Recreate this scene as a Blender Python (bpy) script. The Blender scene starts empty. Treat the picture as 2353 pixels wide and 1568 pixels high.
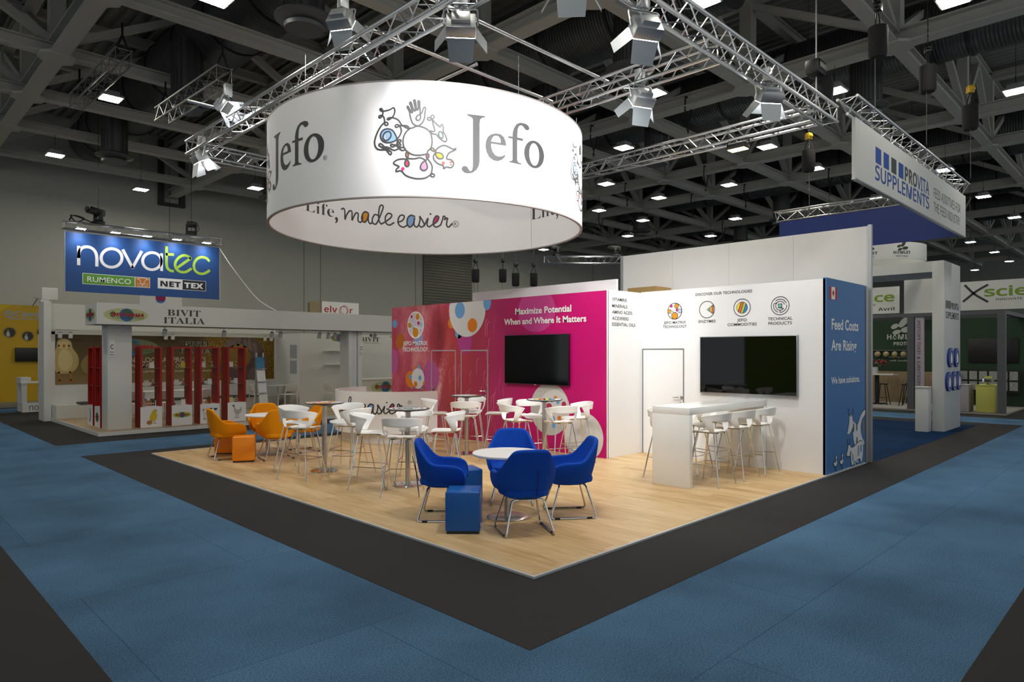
import bpy, bmesh, math, random
from mathutils import Vector, Matrix
random.seed(7)
S = bpy.context.scene
C = S.collection
PI = math.pi
R2 = math.sqrt(2)

# ---------------------------------------------------------------- camera
cam = bpy.data.cameras.new('camera')
cam.sensor_width = 36.0
cam.lens = 1540.0 / 2353.0 * 36.0
cam.shift_y = 28.0 / 2353.0
cam.clip_start = 0.05
cam.clip_end = 300
camo = bpy.data.objects.new('camera', cam)
C.objects.link(camo)
camo.location = (0, 0, 1.89)
camo.rotation_euler = (PI/2, 0, -PI/4)
S.camera = camo

# ---------------------------------------------------------------- world (light of the rest of the hall), exposure
w = bpy.data.worlds.new('hall_ambience')
w.use_nodes = True
w.node_tree.nodes['Background'].inputs[0].default_value = (0.93, 0.97, 1.0, 1)
w.node_tree.nodes['Background'].inputs[1].default_value = 0.52
S.world = w
S.view_settings.view_transform = 'Standard'
S.view_settings.look = 'None'
S.view_settings.gamma = 1.0
S.view_settings.use_curve_mapping = False
S.view_settings.exposure = 0.0
S.cycles.max_bounces = 6
S.cycles.diffuse_bounces = 4
S.cycles.glossy_bounces = 3
S.cycles.transmission_bounces = 4
S.cycles.transparent_max_bounces = 6
S.cycles.caustics_reflective = False
S.cycles.caustics_refractive = False
S.cycles.sample_clamp_indirect = 4.0

# ---------------------------------------------------------------- materials
def lin(h):
    if isinstance(h, str):
        h = h.lstrip('#')
        c = [int(h[i:i+2], 16)/255 for i in (0, 2, 4)]
    else:
        c = [x/255 for x in h]
    return tuple(x/12.92 if x <= 0.04045 else ((x+0.055)/1.055)**2.4 for x in c) + (1,)

MATS = {}
def mat(name, col, rough=0.5, metal=0.0, var=0.0, scale=8.0, bump=0.0, bscale=200.0, coat=0.0, emit=0.0, trans=0.0, spec=None):
    if name in MATS:
        return MATS[name]
    m = bpy.data.materials.new(name)
    m.use_nodes = True
    nt = m.node_tree
    b = nt.nodes['Principled BSDF']
    c = lin(col)
    b.inputs['Base Color'].default_value = c
    b.inputs['Roughness'].default_value = rough
    b.inputs['Metallic'].default_value = metal
    b.inputs['Coat Weight'].default_value = coat
    if spec is not None:
        b.inputs['Specular IOR Level'].default_value = spec
    if trans:
        b.inputs['Transmission Weight'].default_value = trans
    if emit:
        b.inputs['Emission Color'].default_value = c
        b.inputs['Emission Strength'].default_value = emit
    tc = None
    if var or bump:
        tc = nt.nodes.new('ShaderNodeTexCoord')
    if var:
        n = nt.nodes.new('ShaderNodeTexNoise')
        n.inputs['Scale'].default_value = scale
        n.inputs['Detail'].default_value = 3
        nt.links.new(tc.outputs['Object'], n.inputs['Vector'])
        mx = nt.nodes.new('ShaderNodeMix')
        mx.data_type = 'RGBA'
        mx.inputs['A'].default_value = tuple(x*(1-var) for x in c[:3]) + (1,)
        mx.inputs['B'].default_value = tuple(min(1, x*(1+var)) for x in c[:3]) + (1,)
        nt.links.new(n.outputs['Fac'], mx.inputs['Factor'])
        nt.links.new(mx.outputs['Result'], b.inputs['Base Color'])
    if bump:
        n2 = nt.nodes.new('ShaderNodeTexNoise')
        n2.inputs['Scale'].default_value = bscale
        nt.links.new(tc.outputs['Object'], n2.inputs['Vector'])
        bp = nt.nodes.new('ShaderNodeBump')
        bp.inputs['Strength'].default_value = bump
        bp.inputs['Distance'].default_value = 0.002
        nt.links.new(n2.outputs['Fac'], bp.inputs['Height'])
        nt.links.new(bp.outputs['Normal'], b.inputs['Normal'])
    MATS[name] = m
    return m

def node_mat(name, rough=0.6, spec=0.3):
    m = bpy.data.materials.new(name)
    m.use_nodes = True
    b = m.node_tree.nodes['Principled BSDF']
    b.inputs['Roughness'].default_value = rough
    b.inputs['Specular IOR Level'].default_value = spec
    MATS[name] = m
    return m, m.node_tree, b

def ramp(nt, fac, stops):
    r = nt.nodes.new('ShaderNodeValToRGB')
    e = r.color_ramp.elements
    while len(e) < len(stops):
        e.new(0.5)
    for k, (p, c) in enumerate(stops):
        e[k].position = p
        e[k].color = lin(c)
    nt.links.new(fac, r.inputs['Fac'])
    return r.outputs['Color']

def mixc(nt, fac, a, b, mode='MIX'):
    mx = nt.nodes.new('ShaderNodeMix')
    mx.data_type = 'RGBA'
    mx.blend_type = mode
    for s, v in (('Factor', fac), ('A', a), ('B', b)):
        if isinstance(v, (int, float)):
            mx.inputs[s].default_value = v
        elif isinstance(v, tuple):
            mx.inputs[s].default_value = v
        else:
            nt.links.new(v, mx.inputs[s])
    return mx.outputs['Result']

def math_n(nt, op, a, b=0.0, c=0.0):
    n = nt.nodes.new('ShaderNodeMath')
    n.operation = op
    for k, v in enumerate((a, b, c)):
        if isinstance(v, (int, float)):
            n.inputs[k].default_value = v
        else:
            nt.links.new(v, n.inputs[k])
    return n.outputs[0]

# ---------------------------------------------------------------- mesh helpers
def box(bm, x0, x1, y0, y1, z0, z1, bev=0.0, seg=2):
    v = [bm.verts.new(p) for p in ((x0,y0,z0),(x1,y0,z0),(x1,y1,z0),(x0,y1,z0),(x0,y0,z1),(x1,y0,z1),(x1,y1,z1),(x0,y1,z1))]
    fs = [bm.faces.new([v[i] for i in q]) for q in ((3,2,1,0),(4,5,6,7),(0,1,5,4),(1,2,6,5),(2,3,7,6),(3,0,4,7))]
    if bev:
        es = set()
        for f in fs:
            es.update(f.edges)
        bmesh.ops.bevel(bm, geom=list(es), offset=bev, segments=seg, affect='EDGES', profile=0.5)
    return v

def basis(d):
    d = Vector(d).normalized()
    a = Vector((0, 0, 1)) if abs(d.z) < 0.95 else Vector((1, 0, 0))
    x = d.cross(a).normalized()
    y = d.cross(x).normalized()
    return x, y

def cyl(bm, p0, p1, r0, r1=None, seg=12, caps=True):
    p0, p1 = Vector(p0), Vector(p1)
    if r1 is None:
        r1 = r0
    x, y = basis(p1-p0)
    a = [bm.verts.new(p0+(x*math.cos(t)+y*math.sin(t))*r0) for t in [2*PI*k/seg for k in range(seg)]]
    b = [bm.verts.new(p1+(x*math.cos(t)+y*math.sin(t))*r1) for t in [2*PI*k/seg for k in range(seg)]]
    for k in range(seg):
        bm.faces.new((a[k], b[k], b[(k+1) % seg], a[(k+1) % seg]))
    if caps:
        bm.faces.new(a)
        bm.faces.new(b[::-1])

def crom(pts, n=6, closed=False):
    P = [Vector(p) for p in pts]
    out = []
    N = len(P)
    rng = range(N if closed else N-1)
    for i in rng:
        p1, p2 = P[i], P[(i+1) % N]
        p0 = P[i-1] if (i > 0 or closed) else p1*2-p2
        p3 = P[(i+2) % N] if (i+2 < N or closed) else p2*2-p1
        for k in range(n):
            t = k/n
            out.append(0.5*((2*p1)+(p2-p0)*t+(2*p0-5*p1+4*p2-p3)*t*t+(3*p1-p0-3*p2+p3)*t**3))
    if not closed:
        out.append(P[-1])
    return out

def tube(bm, pts, r, seg=8, closed=False, caps=True):
    P = [Vector(p) for p in pts]
    N = len(P)
    rings = []
    x = None
    for i in range(N):
        if closed:
            d = P[(i+1) % N]-P[i-1]
        else:
            d = P[min(i+1, N-1)]-P[max(i-1, 0)]
        d.normalize()
        if x is None:
            x, y = basis(d)
        else:
            x = (x-d*x.dot(d)).normalized()
            y = d.cross(x)
        rr = r[i] if isinstance(r, (list, tuple)) else r
        rings.append([bm.verts.new(P[i]+(x*math.cos(t)+y*math.sin(t))*rr) for t in [2*PI*k/seg for k in range(seg)]])
    for i in range(N if closed else N-1):
        a, b = rings[i], rings[(i+1) % N]
        for k in range(seg):
            bm.faces.new((a[k], a[(k+1) % seg], b[(k+1) % seg], b[k]))
    if caps and not closed:
        bm.faces.new(rings[0][::-1])
        bm.faces.new(rings[-1])

def fillet(pts, r, n=4):
    P = [Vector(p) for p in pts]
    out = [P[0]]
    for i in range(1, len(P)-1):
        a, b, c = P[i-1], P[i], P[i+1]
        l = min(r, (a-b).length*0.45, (c-b).length*0.45)
        p, q = b+(a-b).normalized()*l, b+(c-b).normalized()*l
        for k in range(n+1):
            t = k/n
            out.append(p*(1-t)**2+b*2*t*(1-t)+q*t*t)
    out.append(P[-1])
    return out

def lathe(bm, prof, seg=32, c=(0, 0, 0), a0=0.0, a1=2*PI):
    full = abs(a1-a0-2*PI) < 1e-6
    n = seg if full else seg+1
    rows = []
    for r, z in prof:
        if r < 1e-6 and full:
            rows.append([bm.verts.new((c[0], c[1], c[2]+z))])
        else:
            rows.append([bm.verts.new((c[0]+r*math.cos(a0+(a1-a0)*k/seg), c[1]+r*math.sin(a0+(a1-a0)*k/seg), c[2]+z)) for k in range(n)])
    for i in range(len(rows)-1):
        a, b = rows[i], rows[i+1]
        for k in range(seg):
            k2 = (k+1) % n if full else k+1
            if len(a) == 1 and len(b) == 1:
                continue
            if len(a) == 1:
                bm.faces.new((a[0], b[k2], b[k]))
            elif len(b) == 1:
                bm.faces.new((a[k], a[k2], b[0]))
            else:
                bm.faces.new((a[k], a[k2], b[k2], b[k]))

def ball(bm, c, r, seg=16, sc=(1, 1, 1)):
    m = Matrix.Translation(c) @ Matrix.Diagonal((r*sc[0], r*sc[1], r*sc[2], 1))
    bmesh.ops.create_uvsphere(bm, u_segments=seg, v_segments=max(6, seg//2), radius=1, matrix=m)

def obox(bm, c, ux, uy, uz, bev=0.0):
    c, ux, uy, uz = Vector(c), Vector(ux), Vector(uy), Vector(uz)
    b2 = bmesh.new()
    box(b2, -1, 1, -1, 1, -1, 1)
    n0 = {}
    for v in b2.verts:
        n0[v] = bm.verts.new(c+ux*v.co.x+uy*v.co.y+uz*v.co.z)
    fs = [bm.faces.new([n0[v] for v in f.verts]) for f in b2.faces]
    b2.free()
    if bev:
        es = set()
        for f in fs:
            es.update(f.edges)
        bmesh.ops.bevel(bm, geom=list(es), offset=bev, segments=2, affect='EDGES', profile=0.5)

def bar(bm, p0, p1, wdt, hgt):
    p0, p1 = Vector(p0), Vector(p1)
    d = p1-p0
    x, y = basis(d)
    obox(bm, (p0+p1)/2, x*wdt/2, y*hgt/2, d/2)

def world_of(o):
    if o.parent is None:
        return o.matrix_basis.copy()
    return world_of(o.parent) @ o.matrix_parent_inverse @ o.matrix_basis

def obj(name, bm, m, parent=None, world=False, ang=38, solid=None, sub=0, flip=True):
    if flip:
        bmesh.ops.recalc_face_normals(bm, faces=bm.faces[:])
    me = bpy.data.meshes.new(name)
    bm.to_mesh(me)
    bm.free()
    ms = m if isinstance(m, (list, tuple)) else [m]
    for x in ms:
        me.materials.append(x)
    me.polygons.foreach_set('use_smooth', [True]*len(me.polygons))
    if not sub:
        me.set_sharp_from_angle(angle=math.radians(ang))
    o = bpy.data.objects.new(name, me)
    C.objects.link(o)
    if parent is not None:
        o.parent = parent
        if world:
            o.matrix_parent_inverse = world_of(parent).inverted()
    if solid:
        md = o.modifiers.new('solid', 'SOLIDIFY')
        md.thickness = solid
        md.offset = 0
    if sub:
        md = o.modifiers.new('sub', 'SUBSURF')
        md.levels = md.render_levels = sub
    return o

def thing(name, label, cat, loc=(0, 0, 0), rotz=0.0, group=None, kind=None):
    o = bpy.data.objects.new(name, None)
    C.objects.link(o)
    o.empty_display_size = 0.1
    o.location = loc
    o.rotation_euler = (0, 0, rotz)
    o['label'] = label
    o['category'] = cat
    if group:
        o['group'] = group
    if kind:
        o['kind'] = kind
    return o

def tag(o, label, cat, group=None):
    o['label'] = label
    o['category'] = cat
    if group:
        o['group'] = group
    return o

def struct(o):
    o['kind'] = 'structure'
    return o

def dup(root, loc, rotz=0.0, label=None, group=None):
    r = root.copy()
    C.objects.link(r)
    r.location = loc
    r.rotation_euler = (0, 0, rotz)
    if label:
        r['label'] = label
    if group:
        r['group'] = group
    def rec(src, dst):
        for ch in src.children:
            if ch.name not in KNOWN:
                continue
            c = ch.copy()
            C.objects.link(c)
            c.parent = dst
            c.matrix_parent_inverse = ch.matrix_parent_inverse.copy()
            rec(ch, c)
    KNOWN = {o.name for o in root.children_recursive}
    rec(root, r)
    return r

def B():
    return bmesh.new()

# ---------------------------------------------------------------- lettering and printed graphics
TEXT_CACHE = {}
def styled(s, style):
    up, lo = {'serif': (0x1D400, 0x1D41A), 'sansb': (0x1D5D4, 0x1D5EE), 'sans': (0x1D5A0, 0x1D5BA), 'sansi': (0x1D63C, 0x1D656), 'serifi': (0x1D468, 0x1D482)}.get(style, (65, 97))
    return ''.join(chr(up+ord(c)-65) if 'A' <= c <= 'Z' else chr(lo+ord(c)-97) if 'a' <= c <= 'z' else c for c in s)

def text_geo(s, style='gill', bold=0.0, track=1.0):
    k = (s, style, bold, track)
    if k in TEXT_CACHE:
        return TEXT_CACHE[k]
    cu = bpy.data.curves.new('lettering', 'FONT')
    cu.body = styled(s, style)
    cu.resolution_u = 3
    cu.offset = bold
    cu.space_character = track
    o = bpy.data.objects.new('lettering', cu)
    me = bpy.data.meshes.new_from_object(o)
    vs = [(v.co.x, v.co.y) for v in me.vertices]
    fs = [tuple(p.vertices) for p in me.polygons]
    bpy.data.objects.remove(o)
    bpy.data.curves.remove(cu)
    bpy.data.meshes.remove(me)
    TEXT_CACHE[k] = (vs, fs)
    return vs, fs

class Print:
    """flat (or bent) printed graphics gathered into one mesh: f maps (u, v, height above the surface) to a point"""
    def __init__(self, f, cut=0.0, step=0.0012):
        self.f, self.cut, self.step = f, cut, step
        self.v, self.faces, self.mi, self.mats = [], [], [], []
    def _m(self, m):
        if m not in self.mats:
            self.mats.append(m)
        return self.mats.index(m)
    def _add(self, bm, m, layer):
        if self.cut:
            bmesh.ops.triangulate(bm, faces=bm.faces[:])
            us = [x.co.x for x in bm.verts]
            if us:
                k = math.ceil(min(us)/self.cut)
                while k*self.cut < max(us):
                    g = bm.verts[:]+bm.edges[:]+bm.faces[:]
                    bmesh.ops.bisect_plane(bm, geom=g, plane_co=(k*self.cut, 0, 0), plane_no=(1, 0, 0))
                    k += 1
        bm.verts.index_update()
        b0 = len(self.v)
        for x in bm.verts:
            self.v.append(self.f(x.co.x, x.co.y, 0.0015+layer*self.step))
        i = self._m(m)
        for fc in bm.faces:
            self.faces.append([b0+x.index for x in fc.verts])
            self.mi.append(i)
        bm.free()
    def poly(self, pts, m, layer=0, smooth=0, holes=()):
        bm = B()
        es = []
        for lp in (pts,)+tuple(holes):
            if smooth:
                lp = [tuple(p) for p in crom([(x, y, 0) for x, y in lp], smooth, True)]
            vs = [bm.verts.new((p[0], p[1], 0)) for p in lp]
            es += [bm.edges.new((vs[k], vs[(k+1) % len(vs)])) for k in range(len(vs))]
        bmesh.ops.triangle_fill(bm, use_beauty=True, use_dissolve=False, edges=es)
        self._add(bm, m, layer)
    def rect(self, x0, y0, x1, y1, m, layer=0):
        bm = B()
        bm.faces.new([bm.verts.new(p) for p in ((x0, y0, 0), (x1, y0, 0), (x1, y1, 0), (x0, y1, 0))])
        self._add(bm, m, layer)
    def disc(self, cx, cy, rx, ry, m, layer=0, seg=28, rot=0.0, clip=None):
        c, s = math.cos(rot), math.sin(rot)
        pts = []
        for k in range(seg):
            a = 2*PI*k/seg
            x, y = rx*math.cos(a), ry*math.sin(a)
            x, y = cx+x*c-y*s, cy+x*s+y*c
            if clip:
                x, y = min(max(x, clip[0]), clip[2]), min(max(y, clip[1]), clip[3])
            pts.append((x, y))
        bm = B()
        bm.faces.new([bm.verts.new((x, y, 0)) for x, y in pts])
        self._add(bm, m, layer)
    def stroke(self, pts, w_, m, layer=0, closed=False, smooth=5):
        P = crom([(x, y, 0) for x, y in pts], smooth, closed) if smooth else [Vector((x, y, 0)) for x, y in pts]
        N = len(P)
        bm = B()
        L = []
        for i in range(N):
            if closed:
                d = P[(i+1) % N]-P[i-1]
            else:
                d = P[min(i+1, N-1)]-P[max(i-1, 0)]
            if d.length < 1e-9:
                d = Vector((1, 0, 0))
            d.normalize()
            n = Vector((-d.y, d.x, 0))*w_/2
            e = d*(-w_*0.3 if i == 0 else w_*0.3 if i == N-1 else 0) if not closed else Vector()
            L.append((bm.verts.new(P[i]+n+e), bm.verts.new(P[i]-n+e)))
        for i in range(N if closed else N-1):
            a, b = L[i], L[(i+1) % N]
            bm.faces.new((a[0], a[1], b[1], b[0]))
        self._add(bm, m, layer)
    def ring(self, cx, cy, rx, ry, w_, m, layer=0, seg=36, a0=0.0, a1=None):
        if a1 is None:
            self.stroke([(cx+rx*math.cos(2*PI*k/seg), cy+ry*math.sin(2*PI*k/seg)) for k in range(seg)], w_, m, layer, True, 0)
        else:
            self.stroke([(cx+rx*math.cos(a0+(a1-a0)*k/seg), cy+ry*math.sin(a0+(a1-a0)*k/seg)) for k in range(seg+1)], w_, m, layer, False, 0)
    def text(self, s, x0, base, x1, cap, m, layer=0, style='gill', bold=0.0, track=1.0, ref=None):
        """lettering from x0 to x1 standing on base with capitals (or ref letters) cap high"""
        vs, fs = text_geo(s, style, bold, track)
        if not vs:
            return
        ax = min(v[0] for v in vs)
        bx = max(v[0] for v in vs)
        rv, _ = text_geo(ref or 'H', style, bold)
        rh = max(v[1] for v in rv)
        sx, sy = (x1-x0)/(bx-ax), cap/rh
        bm = B()
        q = [bm.verts.new((x0+(x-ax)*sx, base+y*sy, 0)) for x, y in vs]
        for f in fs:
            if len(set(f)) == len(f):
                try:
                    bm.faces.new([q[i] for i in f])
                except ValueError:
                    pass
        self._add(bm, m, layer)
    def build(self, name, parent=None, world=True):
        me = bpy.data.meshes.new(name)
        me.from_pydata(self.v, [], self.faces)
        for x in self.mats:
            me.materials.append(x)
        me.polygons.foreach_set('material_index', self.mi)
        me.update()
        o = bpy.data.objects.new(name, me)
        C.objects.link(o)
        if parent is not None:
            o.parent = parent
            if world:
                o.matrix_parent_inverse = world_of(parent).inverted()
        return o

def fx(c):      # wall at X=c looking to -X : u = -Y
    return lambda u, v, h: (c-h, -u, v)
def fy(c):      # wall at Y=c looking to -Y : u = X
    return lambda u, v, h: (u, c-h, v)
def ftop(cx, cy, z, rot=0.0):
    cs, sn = math.cos(rot), math.sin(rot)
    return lambda u, v, h: (cx+u*cs-v*sn, cy+u*sn+v*cs, z+h)

# ================================================================ palette
def carpet_mat(name, a, b_, tile=(1.0, 4.0)):
    m, nt, b = node_mat(name, 0.95, 0.1)
    tc = nt.nodes.new('ShaderNodeTexCoord')
    n = nt.nodes.new('ShaderNodeTexNoise')
    n.inputs['Scale'].default_value = 90
    n.inputs['Detail'].default_value = 5
    nt.links.new(tc.outputs['Object'], n.inputs['Vector'])
    n2 = nt.nodes.new('ShaderNodeTexNoise')
    n2.inputs['Scale'].default_value = 0.8
    n2.inputs['Detail'].default_value = 3
    nt.links.new(tc.outputs['Object'], n2.inputs['Vector'])
    c1 = ramp(nt, n.outputs['Fac'], [(0.33, a), (0.67, b_)])
    c2 = ramp(nt, n2.outputs['Fac'], [(0.3, (205, 205, 205)), (0.7, (255, 255, 255))])
    c = mixc(nt, 1.0, c1, c2, 'MULTIPLY')
    br = nt.nodes.new('ShaderNodeTexBrick')
    br.inputs['Scale'].default_value = 1.0
    br.inputs['Brick Width'].default_value = tile[1]
    br.inputs['Row Height'].default_value = tile[0]
    br.inputs['Mortar Size'].default_value = 0.004
    br.inputs['Mortar Smooth'].default_value = 0.2
    br.inputs['Color1'].default_value = (1, 1, 1, 1)
    br.inputs['Color2'].default_value = (0.86, 0.86, 0.88, 1)
    br.inputs['Mortar'].default_value = (0.62, 0.62, 0.64, 1)
    nt.links.new(tc.outputs['Object'], br.inputs['Vector'])
    c = mixc(nt, 1.0, c, br.outputs['Color'], 'MULTIPLY')
    nt.links.new(c, b.inputs['Base Color'])
    bp = nt.nodes.new('ShaderNodeBump')
    bp.inputs['Strength'].default_value = 0.35
    bp.inputs['Distance'].default_value = 0.004
    nt.links.new(n.outputs['Fac'], bp.inputs['Height'])
    nt.links.new(bp.outputs['Normal'], b.inputs['Normal'])
    return m

def wood_mat(name, cols, across='X', pw=0.19, pl=1.3, rough=0.42):
    m, nt, b = node_mat(name, rough, 0.4)
    tc = nt.nodes.new('ShaderNodeTexCoord')
    mp = nt.nodes.new('ShaderNodeMapping')
    nt.links.new(tc.outputs['Object'], mp.inputs['Vector'])
    if across == 'X':
        mp.inputs['Rotation'].default_value = (0, 0, PI/2)
    br = nt.nodes.new('ShaderNodeTexBrick')
    br.offset = 0.37
    br.inputs['Scale'].default_value = 1.0
    br.inputs['Brick Width'].default_value = pl
    br.inputs['Row Height'].default_value = pw
    br.inputs['Mortar Size'].default_value = 0.0012
    br.inputs['Color1'].default_value = (0.0, 0.0, 0.0, 1)
    br.inputs['Color2'].default_value = (1, 1, 1, 1)
    br.inputs['Mortar'].default_value = (0.3, 0.3, 0.3, 1)
    nt.links.new(mp.outputs['Vector'], br.inputs['Vector'])
    mp2 = nt.nodes.new('ShaderNodeMapping')
    mp2.inputs['Scale'].default_value = (1.0, 9.0, 1.0)
    nt.links.new(mp.outputs['Vector'], mp2.inputs['Vector'])
    n = nt.nodes.new('ShaderNodeTexNoise')
    n.inputs['Scale'].default_value = 2.2
    n.inputs['Detail'].default_value = 5
    n.inputs['Distortion'].default_value = 0.6
    nt.links.new(mp2.outputs['Vector'], n.inputs['Vector'])
    f = math_n(nt, 'MULTIPLY_ADD', br.outputs['Color'], 0.28, math_n(nt, 'MULTIPLY', n.outputs['Fac'], 0.75))
    c = ramp(nt, f, [(0.2, cols[0]), (0.45, cols[1]), (0.8, cols[2])])
    nt.links.new(c, b.inputs['Base Color'])
    return m

blue_carpet = carpet_mat('blue_carpet', '#3d6488', '#668bac', (2.0, 2.6))
deep_carpet = carpet_mat('deep_blue_carpet', '#06294f', '#0b3a68', (1.0, 1.0))
black_floor = mat('black_carpet', '#2c2c2d', 0.8, 0, 0.08, 3, 0.2, 300, spec=0.2)
oak = wood_mat('oak_planks', ('#a98553', '#cbaa78', '#e0c79d'))
oak_dull = wood_mat('oak_dull', ('#8a7558', '#a8916f', '#bfa884'))
wall_grey = mat('hall_wall_paint', '#b9b9b0', 0.85, 0, 0.03, 0.7, spec=0.2)
deck_grey = mat('roof_deck', '#8f8f88', 0.6, 0.0, 0.06, 2)
beam_grey = mat('beam_paint', '#b4b4ac', 0.6, 0, 0.04, 2)
duct_grey = None
alu = mat('aluminium', '#d2d4d6', 0.28, 1.0, 0.06, 30)
alu_dull = mat('dull_aluminium', '#b5b8ba', 0.42, 0.9, 0.06, 12)
chrome = mat('chrome', '#dcdcdc', 0.12, 1.0)
brushed = mat('brushed_steel', '#c0bdb6', 0.3, 1.0, 0.08, 40)
black = mat('black_plastic', '#0c0c0d', 0.45)
black_strap = mat('black_webbing', '#0b0b0c', 0.85)
white = mat('white_laminate', '#e9e9e9', 0.45, 0, 0.012, 5)
white_gloss = mat('white_gloss', '#efefed', 0.22, 0, 0.01, 5, coat=0.3)
white_shell = mat('white_polypropylene', '#f0f0ee', 0.3, 0, 0.01, 8)
white_print = mat('white_ink', '#f2f1f0', 0.6)
ink = mat('dark_ink', '#2f2f31', 0.6)
glow = mat('lamp_glow', '#fff6e4', 0.5, emit=1)

def duct_mat():
    m, nt, b = node_mat('spiral_duct', 0.42, 0.5)
    b.inputs['Metallic'].default_value = 0.75
    tc = nt.nodes.new('ShaderNodeTexCoord')
    wv = nt.nodes.new('ShaderNodeTexWave')
    wv.bands_direction = 'Y'
    wv.inputs['Scale'].default_value = 4.0
    nt.links.new(tc.outputs['Object'], wv.inputs['Vector'])
    nt.links.new(ramp(nt, wv.outputs['Fac'], [(0, '#4b4e4d'), (1, '#626563')]), b.inputs['Base Color'])
    bp = nt.nodes.new('ShaderNodeBump')
    bp.inputs['Strength'].default_value = 0.5
    bp.inputs['Distance'].default_value = 0.02
    nt.links.new(wv.outputs['Fac'], bp.inputs['Height'])
    nt.links.new(bp.outputs['Normal'], b.inputs['Normal'])
    return m
duct_grey = duct_mat()

# ================================================================ hall shell
def sheet(name, x0, x1, y0, y1, z, m, t=0.002):
    bm = B()
    box(bm, x0, x1, y0, y1, z-t, z)
    return struct(obj(name, bm, m))

WY = 30.6
bm = B()
box(bm, -16, 78, -9, WY, -0.2, 0)
struct(obj('floor', bm, blue_carpet))
BORD = [(3.09, 21.8, 2.93, 14.25), (3.08, 21.8, 16.24, 26.2), (-16, 1.1, -9, 0.9), (-16, 1.1, 2.93, 14.25), (-16, 1.1, 16.24, 26.2), (3.09, 21.8, -9, 0.9), (23.7, 60, 2.93, 14.25), (23.7, 60, 16.24, 26.2), (23.7, 60, -9, 0.9), (-16, 60, 28.4, WY)]
for k, (a, b_, c, d) in enumerate(BORD):
    sheet('floor_border_%d' % (k+1), a, b_, c, d, 0.003, black_floor, 0.0028)
sheet('floor_carpet', 12.72, 20.85, 3.78, 13.4, 0.006, deep_carpet, 0.0028)

bm = B()
box(bm, -16, 78, WY, WY+0.3, 0, 11.3)
struct(obj('wall_back', bm, wall_grey))
bm = B()
box(bm, 77.7, 78, -9, WY, 0, 11.3)
struct(obj('wall_right', bm, wall_grey))
# pilaster lines of the back wall
for k, x in enumerate((3.2, 9.9, 16.1, 17.0, 22.9, 27.6, 32.7, 39.0, 45.5)):
    bm = B()
    box(bm, x-0.012, x+0.012, WY-0.012, WY, 0, 11)
    struct(obj('trim_%d' % (k+1), bm, mat('wall_joint', '#6e6e68', 0.8)))
# ribbed grille on the back wall
bm = B()
n = 60
for k in range(n):
    z = 0.4+k*0.16
    box(bm, 23.4, 27.1, WY-0.10, WY-0.02, z, z+0.085)
box(bm, 23.4, 27.1, WY-0.03, WY, 0.2, 10.4)
struct(obj('wall_grille', bm, mat('grille_metal', '#6d6b62', 0.5, 0.5)))
# slots where beams enter the back wall
for x in (9.95, 16.1):
    bm = B()
    for s in (-0.52, 0.32):
        box(bm, x+s, x+s+0.2, WY-0.22, WY, 8.25, 10.9)
    box(bm, x-0.52, x+0.52, WY-0.24, WY, 8.15, 8.27)
    struct(obj('wall_bracket', bm, mat('dark_steel', '#34352f', 0.6)))

# corrugated roof deck, ridges along Y
bm = B()
per, x = 0.31, -16.0
prev = None
while x < 78:
    for dx, z in ((0, 11.0), (0.11, 11.0), (0.14, 11.11), (0.28, 11.11)):
        cur = (bm.verts.new((x+dx, -9, z)), bm.verts.new((x+dx, WY, z)))
        if prev:
            bm.faces.new((prev[0], cur[0], cur[1], prev[1]))
        prev = cur
    x += per
struct(obj('ceiling', bm, deck_grey, flip=False))

# roof trusses
XG = [-3.1, 3.4, 9.95, 16.1, 22.5, 26.1, 32.7, 39.0, 45.5, 52.0, 58.5]
YG = [4.4, 7.72, 10.9, 14.15, 17.8, 21.1, 24.3, 27.9]
HC = 8.49
def ibeam(bm, p0, p1, wd, ht):
    """H section from p0 to p1 (along an axis), underside at p.z"""
    (x0, y0, z), (x1, y1, _) = p0, p1
    t = 0.035
    if abs(x1-x0) > abs(y1-y0):
        box(bm, x0, x1, y0-wd/2, y0+wd/2, z, z+t)
        box(bm, x0, x1, y0-wd/2, y0+wd/2, z+ht-t, z+ht)
        box(bm, x0, x1, y0-0.03, y0+0.03, z+t, z+ht-t)
    else:
        box(bm, x0-wd/2, x0+wd/2, y0, y1, z, z+t)
        box(bm, x0-wd/2, x0+wd/2, y0, y1, z+ht-t, z+ht)
        box(bm, x0-0.03, x0+0.03, y0, y1, z+t, z+ht-t)

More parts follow.
